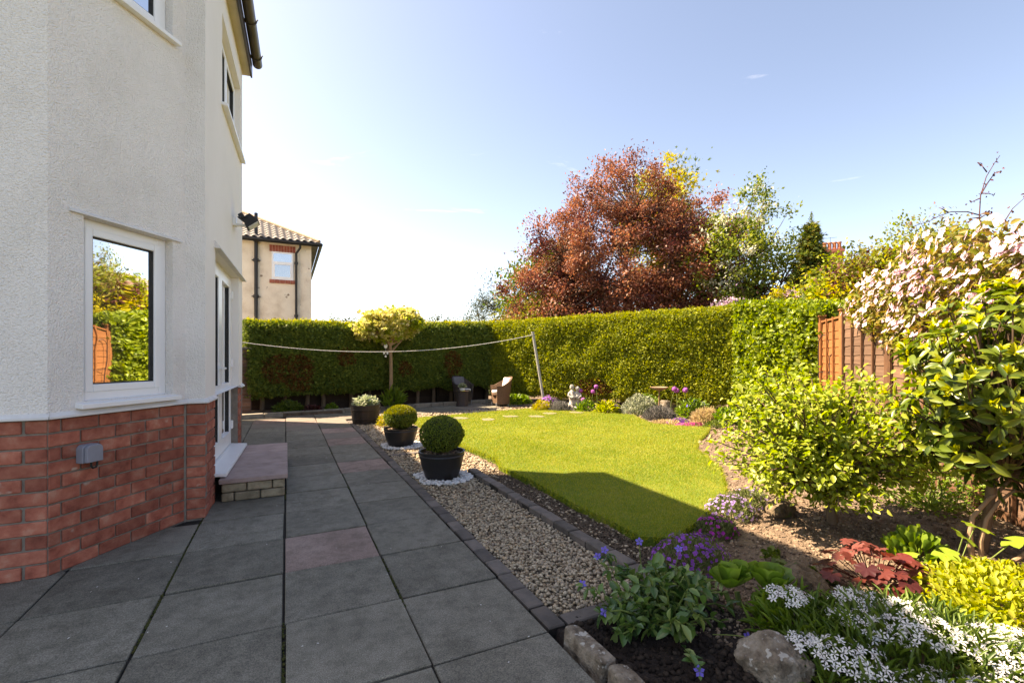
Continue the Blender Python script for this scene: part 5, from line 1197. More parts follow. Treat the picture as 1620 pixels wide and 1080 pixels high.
mound('golden_dwarf_shrub', 'golden dwarf shrub between the barrel and the farther black pot', V(-2.35, 9.05), .26, .24, .27, 1500, MT['gold_euon'], .03, .018, T_DIA)
# ============================================================ FURNITURE
def chair(name, label, loc, rz, mat, cushion, back=None):
    root = empty(name, loc, rz, label, 'chair')   # faces local +x
    n = 26; vv = []; 
    for i in range(n+1):
        a = R(-128)+R(256)*i/n+math.pi; bk = max(0, math.cos(a-math.pi))
        rr_b, rr_t = .25, .30+.03*bk; ht = .56+.24*max(0, (math.cos(a-math.pi)+.2)/1.2)**1.3
        for r_, z in ((rr_b, .06), (rr_b+.012, .30), (rr_t, ht), (rr_t-.035, ht), (rr_b-.02, .30), (rr_b-.03, .06)): vv.append((r_*1.05*math.cos(a), r_*1.02*math.sin(a), z))
    m = 6; ff = []
    for i in range(n):
        for j in range(m): ff.append((i*m+j, i*m+(j+1) % m, (i+1)*m+(j+1) % m, (i+1)*m+j))
    ff += [tuple(range(m-1, -1, -1)), tuple(n*m+j for j in range(m))]
    MB().add(vv, ff).build('tub_back', mat, root, True)
    sp = [(.23*math.cos(t), .23*math.sin(t)) for t in [2*math.pi*i/24 for i in range(24)]]
    MB().prism(sp, .30, .36).build('seat', mat, root, True, .01)
    MB().box(.12, .16, -.19, .19, .08, .31).build('front_panel', mat, root)
    MB().prism([(x_*.98, y_*.98) for x_, y_ in sp], .365, .43).build('seat_cushion', MT[cushion], root, True, .022, 3)
    if back: o = MB().box(-.05, .05, -.2, .2, -.19, .17).build('back_cushion', MT[back], root, True, .04, 3); o.location = (-.2, 0, .60); o.rotation_euler = (0, R(-12), 0)
    for x_, y_ in ((.17, .17), (.17, -.17), (-.18, .16), (-.18, -.16)): MB().tube([(x_, y_, .0), (x_, y_, .1)], [.014, .018], 8).build('leg', MT['galv'], root, True)
    return root
chair('rattan_chair', 'dark rattan tub chair with grey back cushion, behind the round table', V(-1.40, 13.35), R(-70), MT['rattan_dk'], 'cushion', 'cushion_grey')
chair('rattan_chair', 'brown rattan tub chair with white seat pad, right of the round table', V(-.33, 12.75), R(178), MT['rattan'], 'cushion', 'cushion')
tb = empty('round_table', V(-1.36, 12.75), 0, 'small dark round rattan table between the two chairs', 'table')
MB().lathe([(.17, 0), (.165, .03), (.15, .2), (.165, .38), (.20, .40), (.2, .41)], 32).build('base', MT['rattan_dk'], tb, True)
MB().lathe([(.205, .412), (.215, .418), (.215, .428), (.2, .434)], 32).build('top', MT['glass_dim'], tb, True)
tp = empty('table_plant', V(-1.36, 12.75, .436), 0, 'small pale plant in a dish on the round table', 'plant')
MB().lathe([(.06, 0), (.085, .05), (.08, .05), (.055, .015)], 20).build('dish', MT['chime'], tp, True)
n = 90; d = rdir(n); d[:, 2] = np.abs(d[:, 2])+.2; leaves('leaves', MT['whitevar'], tp, d*.03+np.array([0, 0, .05]), d, rdir(n), .12, .03, T_LEAF)

# ============================================================ FAR BED
def ell_head(r): return MB().ell((0, 0, 0), (r, r, r), 10, 6)
def sz(r_, f_): x, y, _ = G(r_, f_); return float(soil_z(np.array([x]), np.array([y]))[0])
def VS(r_, f_): return V(r_, f_, sz(r_, f_))
mound('golden_mound', 'golden yellow clipped mound at the foot of the clothes post', VS(.72, 11.45), .27, .25, .36, 2200, MT['gold_euon'], .032, .02, T_DIA)
mound('purple_flower_clump', 'purple flowers behind the golden mound', VS(.95, 11.85), .26, .2, .34, 500, MT['green'], .05, .02, flowers=(MT['aub_v'], 130, .03, T_FL5, 'flowers'))
mound('fresh_green_clump', 'low fresh green clump beside the brown rattan chair', V(.12, 13.2), .45, .25, .25, 700, MT['fresh'], .09, .04)
mound('grey_lavender', 'grey lavender mound beside the statue', VS(1.17, 11.4), .30, .26, .27, 2200, MT['lav'], .055, .012, T_DIA, up=1.0)
mound('tiny_gold_mound', 'tiny golden mound at the lawn edge below the statue', VS(1.45, 11.0), .12, .1, .09, 400, MT['gold_euon'], .025, .015, T_DIA)
# statue of an embracing couple
stt = empty('garden_statue', VS(1.60, 11.95), R(-YAW), 'pale stone garden statue of two embracing figures', 'statue')
m = MB()
m.ell((-.06, 0, .58), (.062, .065, .072)).ell((.075, -.03, .54), (.058, .06, .068))                         # heads leaning together
m.tube([(-.06, 0, .52), (-.055, 0, .46), (-.07, 0, .36), (-.06, 0, .24), (-.05, 0, .14)], [.03, .075, .085, .07, .085], 12)
m.tube([(.07, -.02, .48), (.06, -.02, .43), (.07, -.02, .33), (.06, -.02, .22), (.06, 0, .12)], [.03, .068, .075, .065, .085], 12)
m.tube([(-.13, -.02, .44), (-.16, -.06, .36), (-.08, -.11, .31), (.05, -.11, .34), (.11, -.07, .38)], [.036, .034, .03, .027, .024], 10)
m.tube([(.13, -.04, .42), (.15, -.09, .35), (.08, -.12, .30), (-.02, -.11, .33), (-.08, -.07, .42)], [.034, .03, .028, .025, .022], 10)
m.tube([(-.09, 0, .14), (-.12, -.08, .10), (-.05, -.13, .06)], [.07, .055, .04], 10).tube([(.09, 0, .14), (.13, -.07, .10), (.07, -.12, .06)], [.07, .055, .04], 10)
m.ell((0, -.01, .045), (.19, .15, .06))
o = m.build('figures', MT['statue'], stt, True); md = o.modifiers.new('merge', 'REMESH'); md.mode = 'VOXEL'; md.voxel_size = .011; md.use_smooth_shade = True
MB().lathe([(.17, -.03), (.18, .0), (.17, .05), (.15, .06)], 24).build('plinth', MT['statue'], stt, True)
# alliums
def allium(r_, f_, h, lean, label, grp, hr=.055):
    root = empty('allium', VS(r_, f_), random.uniform(0, 6), label, 'flower', grp)
    tip = Vector((lean*.5, lean*.2, h)); MB().tube([(0, 0, -.02), (lean*.1, 0, h*.5), tip], [.008, .007, .006], 6).build('stem', MT['stem'], root, True)
    n = 230; d = rdir(n); leaves('flower_head', MT['allium'], root, np.array(tip)+d*hr*(.75+.2*rng.random(n))[:, None], nrm(np.cross(d, rdir(n))), d, .022, .022, T_FL5)
for r_, f_, h, l_ in [(1.80, 11.9, .50, .1), (2.03, 11.9, .47, -.1), (2.14, 11.7, .60, -.06), (1.72, 11.6, .28, -.1)]: allium(r_, f_, h, l_, 'purple globe allium between the statue and the silver shrub', 'alliums beside the statue')
for r_, f_, h, l_ in [(3.50, 10.3, .66, -.22), (3.68, 10.4, .60, -.08), (3.86, 10.4, .60, .05), (3.93, 10.6, .60, .08)]: allium(r_, f_, h, l_, 'purple globe allium on a tall stem right of the bird bath', 'alliums beside the bird bath')
mound('strappy_green_clump', 'green clump at the feet of the alliums by the statue', VS(1.80, 11.35), .22, .18, .24, 260, MT['fresh'], .13, .025, T_LONG, up=.8)
mound('yellow_green_clump', 'yellow green strappy clump beside the square rock', VS(2.22, 10.95), .26, .2, .22, 260, MT['gold_leaf'], .14, .03, T_LONG, up=.8)
def rock(name, label, loc, sx, sy, sz_, mat, seed, rz=0, sub=5):
    v, f = ico(sub); d = nrm(v); q = 1+.35*(fbm(d[:, 0]*1.6+seed, d[:, 1]*1.6+d[:, 2]*1.3+seed, 4)-.5)*2+.12*(fbm(d[:, 0]*6+seed, d[:, 1]*6-d[:, 2]*5, 3)-.5)*2
    rs_ = np.random.default_rng(int(seed*10)); pn = nrm(rs_.normal(size=(17, 3))); ho = .72+.28*rs_.random(17)
    dp = d @ pn.T; rr_ = np.where(dp > .05, ho[None]/np.maximum(dp, .05), 9).min(1); q = np.clip(rr_, .5, 1.25)*(1+.10*(q-1))*(1+.16*(fbm(d[:, 0]*9+seed, d[:, 1]*9+d[:, 2]*8, 5)-.47)+.05*(vn(d[:, 0]*34, d[:, 1]*30+d[:, 2]*37)-.5))
    c = d*np.array([sx, sy, sz_])*q[:, None]
    me = bpy.data.meshes.new(name); me.from_pydata([tuple(p) for p in c], [], [tuple(int(i) for i in t) for t in f]); me.polygons.foreach_set('use_smooth', [True]*len(f))
    o = link(name, me, None, mat); o.location = loc; o.rotation_euler = (0, 0, rz); tag(o, label, 'rock'); return o
rock('rock', 'flat topped square rock left of the silver shrub', VS(2.45, 11.1)+Vector((0, 0, .1)), .15, .13, .14, MT['rock'], 3.1, sub=3)
rock('rock', 'rounded rock behind the bird bath stem', VS(3.72, 11.3)+Vector((0, 0, .1)), .24, .18, .2, MT['rock'], 5.7, sub=3)
mound('silver_shrub', 'silvery grey leaved shrub left of the bird bath', VS(2.98, 10.9), .46, .36, .42, 1500, MT['silver'], .06, .03, up=1.0)
mound('green_shrub', 'small green shrub between silver shrub and bird bath', VS(3.32, 11.35), .32, .28, .42, 700, MT['fresh'], .06, .03, up=.8)
bb = empty('bird_bath', VS(3.42, 10.85), 0, 'copper coloured bird bath bowl on a thin stem', 'bird bath')
MB().lathe([(.10, -.02), (.09, .01), (.02, .03), (.014, .3), (.014, .55), (.03, .58)], 16).build('stem', MT['birdbath'], bb, True)
MB().lathe([(.03, .57), (.10, .585), (.18, .625), (.205, .655), (.20, .66), (.17, .635), (.09, .605), (.02, .60)], 36).build('bowl', MT['birdbath'], bb, True)
n = 1600; 
gm_ = mound('grey_grass_tuft', 'grey tufted mound in front of the bird bath', VS(3.15, 9.95), .34, .3, .22, 2000, MT['lav'], .10, .010, T_DIA, up=.9)
mound('purple_creeper', 'purple flowers beside the grey tufted mound', VS(3.42, 9.6), .26, .16, .08, 260, MT['aub_leaf'], .03, .015, T_DIA, flowers=(MT['aub_v'], 120, .022, T_FL5, 'flowers'))
mound('blue_flower_clump', 'pale green clump with blue flowers right of the alliums', VS(4.05, 10.4), .40, .3, .36, 420, MT['fresh'], .13, .03, T_LONG, up=.8, flowers=(MT['vinca_fl'], 16, .05, T_FL5, 'flowers'))
mound('straw_tuft', 'straw coloured feathery tuft right of the alliums', VS(3.95, 9.5), .34, .26, .26, 1500, MT['peach'], .08, .012, T_DIA, up=.9)
mound('pink_creeper', 'bright deep pink flowers at the lawn edge', VS(3.42, 9.0), .36, .12, .06, 260, MT['aub_leaf'], .03, .015, T_DIA, flowers=(MT['pinkfl'], 190, .024, T_FL5, 'flowers'))
mound('straw_creeper', 'pale straw coloured low cushion left of the pink flowers', VS(3.08, 9.35), .36, .2, .08, 700, MT['peach'], .04, .015, T_DIA)
mound('green_cushion', 'low green cushion right of the pink flowers', VS(3.85, 8.85), .3, .16, .1, 800, MT['green'], .035, .018, T_DIA)
mound('leafy_green_clump', 'bright leafy clump between the straw tuft and the lime shrub', VS(4.3, 9.3), .36, .28, .28, 500, MT['fresh'], .08, .045)
mound('pale_pink_tuft', 'pale straw tuft half hidden behind the lime shrub', VS(4.55, 8.7), .3, .25, .16, 700, MT['peach'], .06, .012, T_DIA)
mound('strappy_plant', 'strappy green leaves at the foot of the variegated tree', V(-3.05, 11.95, .05), .24, .2, .36, 160, MT['fresh'], .26, .03, T_LONG, up=1.6)
mound('dark_leafy_plant', 'dark leafy plant in the hedge bed near the brick pier', V(-5.25, 10.95, .03), .32, .24, .26, 500, MT['green'], .08, .04)
mound('dark_purple_plant', 'dark purple low plant in the hedge bed beside the leafy one', V(-4.78, 11.15, .03), .22, .16, .13, 260, MT['copper_dk'], .06, .035)
mound('small_green_plant', 'small bright green plant in the middle of the hedge bed', V(-4.4, 11.35, .03), .15, .13, .15, 180, MT['fresh'], .06, .04)
mound('small_pale_plant', 'small pale flowered plant in the hedge bed behind the half barrel', V(-3.7, 11.7, .03), .2, .13, .1, 200, MT['green'], .05, .03, flowers=(MT['white_fl'], 18, .025, T_FL5, 'flowers'))

# ============================================================ NEAR SHRUBS
def shrub_branches(root, base, targets, r0, mat, sag=.0, split=.45):
    """trunk fork to targets; returns sample points along the outer part of every branch with directions"""
    br = MB(); P = []; D = []
    for e in targets:
        pth = bez(base, e, .16, 7, sag); br.tube(pth, [r0*(1-.85*j/6)+.002 for j in range(7)], 5, False)
        for j in range(2, 6):
            a, b = pth[j], pth[j+1]
            for q in range(2): P.append(tuple(a.lerp(b, random.random()))); D.append(tuple((b-a).normalized()))
    br.build('branches', MT[mat], root, True)['kind'] = 'stuff'
    return np.array(P), np.array(D)
pl = empty('lime_leaved_shrub', VS(2.49, 3.62), 0, 'broad lime green leafy shrub on a short bare trunk in the bed', 'shrub')
MB().tube([(0, 0, -.04), (-.01, .01, .12), (-.03, .02, .30), (-.03, .02, .40)], [.042, .036, .034, .03], 10).build('trunk', MT['bark'], pl, True)
lob = [(-.05, 0, .70, .80, .62, .36), (-.40, .05, .55, .48, .5, .36), (.40, -.05, .60, .42, .45, .32), (-.1, .1, .95, .60, .5, .26), (-.55, 0, .70, .36, .4, .32), (-.25, -.15, .36, .50, .4, .24), (.15, -.2, .40, .4, .35, .2), (.3, .1, .95, .3, .3, .2)]
cam_r = np.array([CY, -SY, 0]); cam_f = np.array([SY, CY, 0])
def to_view(P): return P[:, 0:1]*cam_r+P[:, 1:2]*cam_f+np.array([0, 0, 1.])*P[:, 2:3]      # shrub lobes are laid out across the bed
T_, _ = lobes_points(lob, 300); T_ = to_view(T_)
Pb, Db = shrub_branches(pl, (-.03, .02, .36), [tuple(p) for p in T_], .011, 'twig', .0)
n = 4; P = np.repeat(Pb, n, 0)+rng.normal(size=(len(Pb)*n, 3))*.03; D = np.repeat(Db, n, 0); k = len(P)
e = np.repeat(T_, 11, 0)+rng.normal(size=(3300, 3))*.045; P = np.concatenate([P, e]); D = np.concatenate([D, nrm(e-np.array([0, 0, .3]))]); k = len(P)
keep = P[:, 2] > .16+.13*rng.random(k); P, D = P[keep], D[keep]; k = len(P)
A = nrm(D*.5+rdir(k)*.75+np.array([0, 0, -.12])); Nn = nrm(rdir(k)*.55+np.array([-.25, .2, .8])); L = .026+.040*rng.random(k)
split_leaves('leaf', 'leaves', MT['plum'], pl, P, A, Nn, L, L*.56, T_LEAF)
# evergreen laurel
bayr = empty('laurel_bush', VS(3.13, 3.0), 0, 'large glossy evergreen bush with yellow new shoots against the fence', 'shrub')
MB().tube([(.05, .1, -.05), (.03, .05, .4), (.0, 0, .8), (0, 0, 1.15)], [.028, .026, .022, .015], 10).build('trunk', MT['bark'], bayr, True)
lob = [(0.12, 0, 1.28, .62, .55, .50), (-.18, -.05, 1.10, .46, .45, .44), (.28, 0, 1.50, .45, .45, .36), (.40, .0, .95, .6, .5, .42), (-.08, 0, .80, .46, .4, .32), (.25, -.15, .70, .55, .4, .30), (.5, .1, .62, .5, .4, .28), (-.28, .0, .95, .36, .36, .36)]
T_, d_ = lobes_points(lob, 640); T_ = to_view(T_); d_ = to_view(d_)
shrub_branches(bayr, (0.1, 0, .55), [tuple(p) for p in T_], .010, 'twig')
nw = 7; P = np.repeat(T_, nw, 0); dd = np.repeat(nrm(d_+np.array([0, 0, .35])), nw, 0); k = len(P)
side = nrm(np.cross(dd, rdir(k))); A = nrm(dd*.35+side*.9+rdir(k)*.15); P = P-dd*(.05*rng.random(k))[:, None]+rng.normal(size=(k, 3))*.008
L = .065+.060*rng.random(k); Nn = nrm(dd+rdir(k)*.35)
split_leaves('leaf', 'leaves', MT['bay'], bayr, P, A, Nn, L, L*.40, T_LONG, 230)
up = (d_[:, 2] > -.45) & (rng.random(len(T_)) < .97) & ((T_[:, 2] > .95) | (rng.random(len(T_)) < .3)); T2 = T_[up]; d2 = nrm(d_[up]+np.array([0, 0, .5])); nw = 8; P = np.repeat(T2, nw, 0); dd = np.repeat(d2, nw, 0); k = len(P)
side = nrm(np.cross(dd, rdir(k))); A = nrm(dd*1.0+side*.5+rdir(k)*.2); L = .034+.036*rng.random(k)
split_leaves('young_leaf', 'young_leaves', MT['bay_new'], bayr, P+dd*.012, A, nrm(dd*.6-side+rdir(k)*.3), L, L*.36, T_LONG, 280)
# rose bush behind
rs = mound('rose_bush', 'thin leafy rose bush between the lime shrub and the fence', VS(3.55, 3.95), .38, .34, .55, 1300, MT['fresh'], .036, .022, up=.4, cat='shrub', hollow=.2, nst=34, flowers=None)
MB().ell((0, 0, 0), (.03, .03, .02), 10, 6).build('bloom', MT['white_fl'], rs, True).location = (-.02, -.2, .47)
# bare curved stems
bs = empty('bare_branch', VS(2.98, 3.02), 0, 'pale bare curved stems at the foot of the laurel', 'branch')
def vw(r_, f_, z): return tuple(cam_r*r_+cam_f*f_+np.array([0, 0, z]))
MB().tube([vw(0, 0, -.03), vw(-.015, 0, .15), vw(.0, 0, .27), vw(.10, 0, .38), vw(.24, .05, .44), vw(.42, .1, .56)], [.017, .015, .014, .012, .011, .008], 8).build('stem', MT['bark_pale'], bs, True)
MB().tube([vw(.04, -.02, -.03), vw(.035, -.02, .12), vw(.07, -.02, .26), vw(.17, 0, .37), vw(.3, .02, .44)], [.015, .013, .012, .010, .007], 8).build('stem', MT['bark_pale'], bs, True)
MB().tube([vw(.06, -.1, -.02), vw(.18, -.1, .04), vw(.34, -.08, .12), vw(.55, -.05, .2)], [.014, .014, .013, .011], 8).build('stem', MT['bark_pale'], bs, True)
MB().tube([vw(.24, .05, .44), vw(.38, .05, .42), vw(.5, .1, .45)], [.008, .006, .004], 6).build('twig', MT['bark_pale'], bs, True)

# clematis over the fence
cl = empty('clematis', f0+fd*3.6, 0, 'pale pink flowering clematis tumbling over the fence top', 'climber')
nside = Vector((fd.y, -fd.x, 0)); 
if nside.dot(Vector((0, 0, 0))-f0) < 0: nside = -nside        # towards the garden
n = 6500; s = -1.65+rng.random(n)**.75*5.4
prof_top = np.interp(s, [-1.7, -1.0, -.2, .6, 1.3, 2.2, 3.7], [2.04, 2.14, 2.22, 2.30, 2.34, 2.20, 2.0]); prof_bot = np.interp(s, [-1.7, -.9, 0, 1, 3.7], [1.95, 1.7, 1.35, 1.2, 1.1])
u = rng.random(n)**.8; z = prof_bot+(prof_top-prof_bot)*u+.05*rng.normal(size=n)
wd = np.interp(z, [1.1, 1.9, 2.3, 2.8], [.10, .24, .34, .14])*np.interp(s, [-1.7, -.5, .6], [.6, .9, 1.15])
off = wd*(.15+.95*rng.random(n)**.5)*np.where((rng.random(n) < .75) | (z < 2.0), 1, -1)
P = np.array([fd.x, fd.y, 0])*s[:, None]+np.array([nside.x, nside.y, 0])*off[:, None]+np.array([0, 0, 1.])*z[:, None]
n3 = np.array([nside.x, nside.y, .5]); A = nrm(rdir(n)*.8+np.array([0, 0, -.25])+n3*.3); Nn = nrm(n3+rdir(n)*.7)
L = .05+.03*rng.random(n); leaves('leaves', MT['clem_leaf'], cl, P, A, Nn, L, L*.5, T_LEAF)
k = rng.random(n) < np.clip(.03+.30*np.clip(vn(s*2.6+3, z*3)-.42, 0, 1), 0, 1)*np.interp(u, [0, .35, .8, 1], [.3, .9, 2.2, 2.6])*np.interp(s, [-1.6, -.2, .5, 2], [.9, 1.0, 1.9, 2.2]); k &= (off > 0) | (z > 2.1); Pf = P[k]+np.array([nside.x, nside.y, .3])*.05; m_ = k.sum()
nf = nrm(n3+rdir(m_)*.55); A = nrm(np.cross(rdir(m_), nf)); o_ = rng.permutation(m_); a_, b_ = o_[:280], o_[280:]
leaf_objs('flower', MT['clem_fl'], cl, Pf[a_], A[a_], nf[a_], .040, .040, T_FL4)
if len(b_): leaves('flowers', MT['clem_fl'], cl, Pf[b_], A[b_], nf[b_], .040, .040, T_FL4)
vm = MB()
for i in range(60):
    a = P[rng.integers(0, n)]; b = P[rng.integers(0, n)]; 
    if np.linalg.norm(a-b) < 1.3: vm.tube(bez(tuple(a), tuple(b), .2, 6), .004, 4, False)
for s_ in (.2, 1.1, 2.4): vm.tube(bez((fd.x*s_+nside.x*.06, fd.y*s_+nside.y*.06, -.05), (fd.x*(s_+.1)+nside.x*.08, fd.y*(s_+.1)+nside.y*.08, 1.9), .06, 6), [.016, .014, .012, .01, .008, .006], 6)
vm.build('stems', MT['twig'], cl, True)['kind'] = 'stuff'
cl0 = np.array(cl.location)
def tendril(pts, leafn=4):
    q = [np.array(V(*p))-cl0 for p in pts]; MB().tube([tuple(p) for p in q], [.0055-.0035*i/(len(q)-1) for i in range(len(q))], 5, False).build('tendril', MT['twig_red'], cl, True)
    tq = np.array(q); i = rng.integers(1, len(tq), leafn*3); B_ = tq[i]+rng.normal(size=(leafn*3, 3))*.02; leaves('tendril_buds', MT['copper_dk'], cl, B_, rdir(leafn*3), rdir(leafn*3), .03, .014, T_LEAF)
tendril([(4.012, 3.969, 2.353), (4.011, 4.005, 2.509), (4.001, 3.984, 2.692), (4.078, 4.012, 2.865), (4.146, 4.015, 2.975), (4.130, 3.948, 3.022)])
tendril([(3.968, 3.942, 2.699), (4.117, 4.040, 2.821), (4.100, 3.971, 2.870), (4.129, 3.968, 2.896)], 3)
tendril([(4.081, 4.059, 2.548), (3.899, 3.996, 2.561), (3.805, 4.040, 2.575), (3.656, 3.997, 2.523), (3.592, 4.017, 2.486), (3.406, 3.958, 2.426)], 4)
tendril([(3.982, 3.816, 2.298), (4.053, 3.844, 2.425), (4.081, 3.803, 2.526), (4.213, 3.829, 2.628)], 5)
tendril([(4.091, 4.021, 2.912), (3.985, 3.948, 2.925), (4.058, 4.031, 2.981)], 1); tendril([(4.022, 4.011, 2.680), (3.938, 3.976, 2.646), (3.880, 3.944, 2.625)], 1); tendril([(4.066, 4.044, 2.735), (4.083, 3.997, 2.718), (4.146, 4.026, 2.718)], 1)
tendril([(3.782, 4.045, 2.571), (3.709, 4.026, 2.597), (3.705, 4.051, 2.616)], 1); tendril([(3.998, 3.987, 2.504), (4.113, 4.036, 2.557), (4.107, 3.993, 2.565)], 2); tendril([(4.074, 4.052, 2.529), (4.002, 4.045, 2.521), (3.866, 3.952, 2.488)], 2)

# ============================================================ NEAR BED
# periwinkle
vc = empty('periwinkle', VS(.77, 2.34), 0, 'leafy periwinkle with violet blue flowers at the patio corner', 'plant')
st = MB(); P = []; D = []; tips = []
for i in range(72):
    a = random.uniform(0, 6.283); rr = .35*math.sqrt(random.random()); h = random.uniform(.10, .33)*(1.15-rr/.5)
    e = (rr*math.cos(a)*1.0, rr*math.sin(a)*.82, h); pth = bez((random.uniform(-.05, .05), random.uniform(-.05, .05), -.02), e, .12, 7); pth[-1] = pth[-1]+Vector((0, 0, -.02))
    st.tube(pth, [.004]*7, 4, False); tips.append(pth[-1])
    for j in range(1, 7):
        dv = (pth[j]-pth[j-1]).normalized()
        for sgn in (-1, 1):
            P.append(tuple(pth[j])); sd = dv.cross(Vector((0, 0, 1)))
            if sd.length < .1: sd = Vector((1, 0, 0))
            sd = Matrix.Rotation(random.uniform(0, 3), 3, dv) @ sd.normalized(); D.append(tuple(sd*sgn*.9+dv*.55))
st.build('stems', MT['stem'], vc, True)['kind'] = 'stuff'
P = np.array(P); D = np.array(D); k = len(P); A = nrm(D+rdir(k)*.2+np.array([0, 0, .1])); Nn = nrm(rdir(k)*.45+np.array([0, 0, 1.])); L = .050+.030*rng.random(k)
split_leaves('leaf', 'leaves', MT['vinca'], vc, P, A, Nn, L, L*.50, T_LEAF, 240)
fl_at = [(-.30, .22, .24), (-.25, .28, .25), (-.41, .05, .17), (-.33, -.12, .12), (.0, -.42, .04), (.30, -.22, .06), (.12, .15, .31), (-.05, .30, .29)]
P = np.array([vw(*p) for p in fl_at]); k = len(P); nf = nrm(np.tile([[-SY*.8, -CY*.8, .75]], (k, 1))+rdir(k)*.4)
leaf_objs('flower', MT['vinca_fl'], vc, P, nrm(np.cross(rdir(k), nf)), nf, .024, .024, T_FL5)
for p in fl_at[:5]:
    q = np.array([vw(p[0]*t_, p[1]*t_, p[2]*t_*.9+.01) for t_ in (.62, .72, .8, .86, .92, .97) for _ in (0, 1)]); k = len(q)
    leaf_objs('leaf', MT['vinca'], vc, q, nrm(rdir(k)+np.array([0, 0, .2])), nrm(rdir(k)*.5+np.array([0, 0, 1.])), .045+.02*rng.random(k), .027, T_LEAF)
for p in fl_at: st = MB().tube(bez(vw(p[0]*.6, p[1]*.6, .02), vw(*p), .1, 4), .0022, 4, False).build('flower_stalk', MT['stem'], vc)
# leafy rosettes
rp_ = empty('leafy_rosettes', VS(1.22, 2.40), 0, 'fresh green plant of broad rounded rosettes beside the periwinkle', 'plant')
P = []; A_ = []; N_ = []; Ls = []
for cx, cy, cz, sc in [(-.09, .03, .12, 1.25), (.10, -.02, .12, 1.4), (.04, -.10, .05, 1.0), (.0, .08, .13, 1.0)]:
    c = np.array(vw(cx, cy, cz))
    for ring, (cnt, elv, ln) in enumerate([(7, 25, .10), (6, 48, .10), (4, 70, .075)]):
        for i in range(cnt):
            a = 2*math.pi*(i+.5*ring)/cnt+random.uniform(-.2, .2); el = R(elv+random.uniform(-8, 8)); h = np.array([math.cos(a), math.sin(a), 0])
            P.append(c+h*.008); A_.append(h*math.cos(el)+np.array([0, 0, math.sin(el)])); N_.append(-h*math.sin(el)+np.array([0, 0, math.cos(el)])); Ls.append(ln*sc*random.uniform(.85, 1.1))
P, A_, N_, Ls = map(np.array, (P, A_, N_, Ls)); leaf_objs('leaf', MT['primrose'], rp_, P, A_, N_, Ls, Ls*.72, T_SPOON)
m = MB()
for cx, cy, cz in [(-.10, .05, .08), (.07, -.01, .07), (.02, -.08, .02), (-.02, .09, .06)]: m.tube([vw(cx*.6, cy*.6, -.03), vw(cx, cy, cz+.01)], .014, 6)
m.build('stems', MT['stem'], rp_)
# rocks and stone edging
rock('rock', 'large brown mossy rock behind the leafy rosettes', VS(1.60, 2.60)+Vector((0, 0, .03)), .22, .15, .10, MT['rock_dark'], 8.3, .3)
rock('rock', 'lichen spotted rock beside the white flowering bush', VS(1.12, 1.98)+Vector((0, 0, .05)), .145, .13, .10, MT['rock'], 2.2, .8)
rock('rock', 'small brown rock at the lilac flowers', VS(2.20, 3.85)+Vector((0, 0, .04)), .15, .11, .09, MT['rock_dark'], 6.6, .3, 3)
def block(label, x0, x1, y0, y1, z0, z1, rz):
    m = MB().box(-(x1-x0)/2, (x1-x0)/2, -(y1-y0)/2, (y1-y0)/2, z0, z1).mesh('stone_edging_block', False, .014, 3)
    bm = bmesh.new(); bm.from_mesh(m); bmesh.ops.subdivide_edges(bm, edges=bm.edges[:], cuts=3, use_grid_fill=True)
    for v in bm.verts: v.co += Vector((vn(v.co.y*30, v.co.z*30)-.5, vn(v.co.x*30, v.co.z*30)-.5, vn(v.co.x*25+3, v.co.y*25)-.5))*.014
    bm.to_mesh(m); bm.free(); m.materials.append(MT['rock']); o = bpy.data.objects.new('stone_edging_block', m); COL.objects.link(o); o.location = ((x0+x1)/2, (y0+y1)/2, 0); o.rotation_euler = (0, R(4), rz); tag(o, label, 'stone')
block('long lichen stained edging stone between paving and periwinkle', 1.165, 1.245, 1.575, 1.86, -.08, .055, R(1))
block('shorter edging stone next along the paving', 1.17, 1.26, 1.26, 1.55, -.08, .05, R(-4))
# aubrieta cushions
def aub(name, label, loc, rx, ry, h, mt, nfl, fs): mound(name, label, loc, rx, ry, h, 1500, MT['aub_leaf'], .026, .010, T_DIA, flowers=(MT[mt], nfl, fs, T_FL4, 'flowers'), up=1.0)
aub('aubrieta', 'violet flowered cushion between periwinkle and lawn', VS(1.13, 2.95), .25, .20, .19, 'aub_v', 190, .014)
aub('aubrieta', 'small magenta flowered cushion at the lawn edge', VS(1.53, 3.5), .16, .14, .13, 'aub_m', 90, .014)
aub('aubrieta', 'pale lilac flowered cushion below the lime shrub', VS(1.80, 3.85), .18, .18, .17, 'aub_l', 150, .013)
aub('aubrieta', 'mauve flowered cushion beside the small brown rock', VS(2.06, 4.05), .18, .15, .16, 'aub_l', 80, .013)
# heuchera
hu = empty('heuchera', VS(2.08, 2.68), 0, 'dark red lobed leaved plant on the bare soil', 'plant')
P = []; A_ = []; N_ = []; Ls = []; st = MB()
for i in range(46):
    a = random.uniform(0, 6.283); rr = .27*math.sqrt(random.random()); h = max(.03, .235*(1-(rr/.34)**2)*random.uniform(.75, 1.1)); e = np.array([rr*math.cos(a), rr*math.sin(a), h])
    st.tube(bez((0, 0, -.02), tuple(e), .12, 4), .0026, 4, False); hd_ = np.array([math.cos(a), math.sin(a), 0])
    P.append(e); A_.append(hd_*.8+np.array([0, 0, -.15])+rng.normal(size=3)*.2); N_.append(hd_*.35+np.array([0, 0, .9])+rng.normal(size=3)*.2); Ls.append(random.uniform(.075, .115))
P, A_, N_, Ls = map(np.array, (P, A_, N_, Ls)); hi = P[:, 2] > .165
leaf_objs('leaf', MT['heuch'], hu, P[~hi], A_[~hi], N_[~hi], Ls[~hi], Ls[~hi]*1.0, T_PALM); leaf_objs('young_leaf', MT['heuch_red'], hu, P[hi], A_[hi], N_[hi], Ls[hi]*.8, Ls[hi]*.8, T_PALM)
